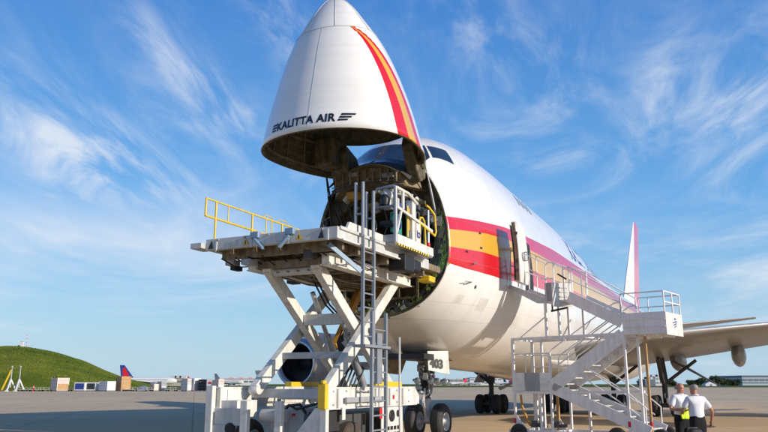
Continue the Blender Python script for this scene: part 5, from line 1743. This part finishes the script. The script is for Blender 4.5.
# ------------------------------------------------------------------ FAR AIRLINERS
def airliner(u, Y, rz, sc_, tail, tail2, label, group=None, belly='farwhite'):
    e = empty('airliner', (fx(u, Y), Y, 0), rz, label, 'airliner', group)
    def fb(): return MB()
    k = sc_
    g = fb(); g.lathe((0, -16*k, 3.7*k), (0, 1, .0), [(0, 0), (.3*k, .7*k), (1.2*k, 1.3*k), (3*k, 1.85*k), (5*k, 1.95*k), (24*k, 1.95*k), (28*k, 1.6*k), (32*k, .7*k), (33*k, .2*k), (33*k, 0)], 20)
    fu = g.build('fuselage', 'farwhite', e)
    g = fb()
    for s in (-1, 1): g.bx(s*1.9*k, s*1.97*k, -11*k, 10*k, 4.0*k, 4.35*k)
    g.build('window_band', 'bluegrey', fu)
    for s in (-1, 1):
        g = fb(); P_ = [(s*1.2*k, -3.5*k), (s*16*k, 6*k), (s*16*k, 7.6*k), (s*1.2*k, 4*k)]
        g.add([(x, y, (2.7+.07*abs(x)/k)*k) for x, y in P_]+[(x, y, (3.0+.07*abs(x)/k)*k) for x, y in P_], [(0, 1, 2, 3), (7, 6, 5, 4), (0, 1, 5, 4), (1, 2, 6, 5), (2, 3, 7, 6), (3, 0, 4, 7)])
        g.build('wing', 'ltgrey', e)
        g = fb(); g.lathe((s*5.4*k, -5*k, 2.0*k), (0, 1, 0), [(0.2*k, 0), (0, .9*k), (.6*k, 1.1*k), (2.5*k, 1.0*k), (4*k, .5*k), (4*k, 0)], 16); g.build('engine', 'bluegrey', e)
        g = fb(); P_ = [(s*.4*k, 11*k), (s*5.5*k, 14.4*k), (s*5.5*k, 16*k), (s*.4*k, 15*k)]
        g.add([(x, y, 4.6*k) for x, y in P_]+[(x, y, 4.8*k) for x, y in P_], [(0, 1, 2, 3), (7, 6, 5, 4), (0, 1, 5, 4), (1, 2, 6, 5), (2, 3, 7, 6), (3, 0, 4, 7)])
        g.build('tailplane', 'ltgrey', e)
    g = fb(); g.prism([(8.5*k, 5.3*k), (14.2*k, 12.6*k), (16.8*k, 12.6*k), (15.6*k, 5.0*k)], 0, -.18*k, .18*k)
    tf = g.build('tail_fin', tail, e)
    if tail2:
        g = fb()
        for s in (-.19, .185): g.prism([(11.0*k, 6.6*k), (14.0*k, 11.6*k), (15.2*k, 10.2*k), (14.6*k, 6.0*k)], 0, s*k, (s+.008)*k)
        g.build('fin_emblem', tail2, tf)
    for y, x in ((-11.5, 0), (1.5, -2.6), (1.5, 2.6)):
        g = fb(); g.tube([(x*k, y*k, .5*k), (x*k, y*k, 2.6*k)], .16*k, 8); lg = g.build('landing_gear', 'greypaint', e)
        g = fb(); g.lathe(((x-.35)*k, y*k, .5*k), (1, 0, 0), [(0, 0), (0, .5*k), (.7*k, .5*k), (.7*k, 0)], 14); g.build('wheel', 'rubber', lg)
    return e
# local -y is the nose; heading right = rotate by +90
airliner(148.5, 440, R(97), 1.0, 'blue', 'red', 'white airliner with blue and red tail parked right of the hill')
airliner(199, 900, R(105), .9, 'red', None, 'airliner with only its dark red tail showing above the black container')
airliner(229, 800, R(80), 1.0, 'bluegrey', None, 'small distant white airliner left of the control building')
for i, (u, rz, t, t2, lb) in enumerate(((444, 70, 'blue', 'red', 'distant airliner with blue tail just right of the nose gear'), (458, -75, 'red', None, 'distant airliner with all red tail between nose gear and main gear'),
        (473, 80, 'blue', None, 'distant airliner with plain blue tail left of the main gear'), (503, -95, 'blue', 'red', 'distant airliner with blue tail right of the main gear'),
        (512, 60, 'farwhite', 'blue', 'distant airliner with white tail beside the stair'))):
    airliner(u, 960+i*12, R(rz), .75, t, t2, lb, 'airliners parked at the far terminal')

# ------------------------------------------------------------------ FAR BUILDINGS
def building(name, u0, u1, v, Y, depth, mats, label, cat, bands=2, extra=None, rz=0):
    x0, x1 = fx(u0, Y), fx(u1, Y); h = fz(v, Y); cx = (x0+x1)/2; wd = x1-x0
    e = empty(name, (cx, Y+depth/2, 0), R(rz), label, cat)
    g = MB(); g.bx(-wd/2, wd/2, -depth/2, depth/2, 0, h); wl = g.build('wall', mats[0], e)
    g = MB(); g.bx(-wd/2-.5, wd/2+.5, -depth/2-.5, depth/2+.5, h, h+max(.5, h*.06)); g.build('roof', mats[1], e)
    for k in range(bands):
        z = h*(k+.55)/(bands+.2)
        n = max(3, min(24, int(wd/6)))
        for j in range(n):
            a = -wd/2+wd*(j+.12)/n; b_ = -wd/2+wd*(j+.88)/n
            g = MB(); g.bx(a, b_, -depth/2-.12, -depth/2-.02, z, z+h*.22/bands+.4); g.build('window', 'bluegrey', wl)
    if extra: extra(e, wd, h, depth)
    return e
def pods(e, wd, h, dp):
    for k in range(3):
        g = MB(); x = -wd*.3+wd*.3*k; g.bx(x-3, x+3, -3, 3, h, h+2.5); g.build('roof_unit', 'ltgrey', e)
building('terminal_building', 166, 182, 378.4, 700, 30, ('tanbuild', 'concrete_b'), 'low tan building right of the far airliner', 'building', 1, pods)
building('terminal_building', 222, 254, 379, 950, 40, ('farwhite', 'red'), 'long white terminal with red roof edge behind the loader', 'terminal', 1, pods)
def tower(e, wd, h, dp):
    g = MB(); g.prism([(-wd*.62, h*1.0), (wd*.62, h*1.0), (wd*.75, h*1.28), (-wd*.75, h*1.28)], 1, -dp*.6, dp*.6); cb = g.build('control_cab', 'bluegrey', e)
    g = MB(); g.bx(-wd*.8, wd*.8, -dp*.65, dp*.65, h*1.28, h*1.34); g.build('cab_roof', 'ltgrey', cb)
building('control_building', 256, 261, 374, 880, 8, ('concrete_b', 'concrete_b'), 'grey control building with flared dark top beside the lower scissor arm', 'control tower', 2, tower)
building('terminal_building', 430, 468, 379.5, 1000, 40, ('concrete_b', 'ltgrey'), 'pale grey terminal behind the nose gear', 'terminal', 2, pods)
building('terminal_building', 470, 530, 378, 1040, 40, ('farwhite', 'blue'), 'white terminal with blue roof edge behind the main gear', 'terminal', 2, pods)
building('terminal_building', 645, 655, 379.5, 760, 20, ('bluegrey', 'ltgrey'), 'blue grey building left of the white one beyond the port gear', 'building', 1, pods)
building('terminal_building', 655.5, 667, 377, 800, 20, ('farwhite', 'ltgrey'), 'white building beyond the port gear', 'building', 2, pods)
building('hangar', 742.5, 800, 376, 820, 60, ('cladlines', 'bluegrey'), 'long grey hangar at the right edge', 'hangar', 1, None)
building('shed', 716, 741, 380.8, 900, 25, ('bluegrey', 'concrete_b'), 'low grey shed between the trees and the hangar', 'building', 1, None)
e = empty('tent', (fx(709, 700), 700, 0), 0, 'white peaked tent among the far trees', 'tent')
g = MB(); g.add([(-5, -4, 0), (5, -4, 0), (5, 4, 0), (-5, 4, 0), (-5, -4, 1.8), (5, -4, 1.8), (5, 4, 1.8), (-5, 4, 1.8), (1.5, 0, 4.6)], [(0, 1, 5, 4), (1, 2, 6, 5), (2, 3, 7, 6), (3, 0, 4, 7), (4, 5, 8), (5, 6, 8), (6, 7, 8), (7, 4, 8)])
tt_ = g.build('canopy', 'farwhite', e); g = MB(); g.bx(-1, 1, -4.06, -4.01, 0, 1.7); g.build('entrance', 'bluegrey', tt_)
# trees
m, nt, b = mat('foliage')
oi = nt.nodes.new('ShaderNodeTexNoise'); oi.inputs['Scale'].default_value = .6
L(nt, objco(nt), oi.inputs['Vector'])
L(nt, ramp(nt, oi.outputs['Fac'], [(.3, (.018, .035, .012)), (.7, (.06, .085, .025))]), b.inputs['Base Color'])
b.inputs['Roughness'].default_value = .9
M['leaf'] = m
M['bark'] = paint('bark', (.09, .065, .045), .9)
def tree(u, Y, h, wd, label, group):
    x = fx(u, Y); e = empty('tree', (x, Y, 0), 0, label, 'tree', group)
    g = MB(); g.tube([(0, 0, 0), (.1, 0, h*.3), (-.1, .1, h*.6)], [.3, .22, .1], 7); g.tube([(.05, 0, h*.3), (wd*.2, 0, h*.55)], [.14, .05], 6); g.tube([(.05, 0, h*.35), (-wd*.2, .2, h*.6)], [.13, .05], 6); g.build('trunk', 'bark', e)
    g = MB(); rr = random.Random(int(u*10))
    cl__ = [(rr.uniform(-wd*.35, wd*.35), rr.uniform(-wd*.3, wd*.3), h*rr.uniform(.22, .85), rr.uniform(.18, .30)*wd) for _ in range(12)]
    for i in range(1500):
        cx, cy, cz_, cr_ = rr.choice(cl__)
        d = Vector((rr.gauss(0, 1), rr.gauss(0, 1), rr.gauss(0, .8))); d = d.normalized()*cr_*rr.uniform(.5, 1.1)
        p = Vector((cx, cy, cz_))+d; s = rr.uniform(.25, .6)
        a = Vector((rr.uniform(-1, 1), rr.uniform(-1, 1), rr.uniform(-1, 1))).normalized(); b_ = a.cross(Vector((rr.uniform(-1, 1), rr.uniform(-1, 1), rr.uniform(-1, 1)))).normalized()
        g.add([p-a*s, p-b_*s*.7, p+a*s, p+b_*s*.7], [(0, 1, 2, 3)])
    g.build('crown', 'leaf', e, fix=False)
    return e
for i, (u, Y, h, wd) in enumerate(((690, 760, 7, 9), (697, 780, 6.5, 9), (703, 740, 8, 8), (714, 760, 9.5, 9), (719, 750, 10.5, 8), (724, 760, 8, 9), (731, 770, 6.5, 9), (737, 780, 6, 8), (641, 780, 6, 9), (672, 780, 6.5, 10))):
    lb = ('dark round tree in the far tree line between the port gear and the hangar' if 690 <= u <= 737 else 'dark round tree left of the far blue grey building' if u == 641 else 'dark round tree just right of the far white building')
    tree(u, Y, h, wd, lb, 'trees in the far line' if 690 <= u <= 737 else None)
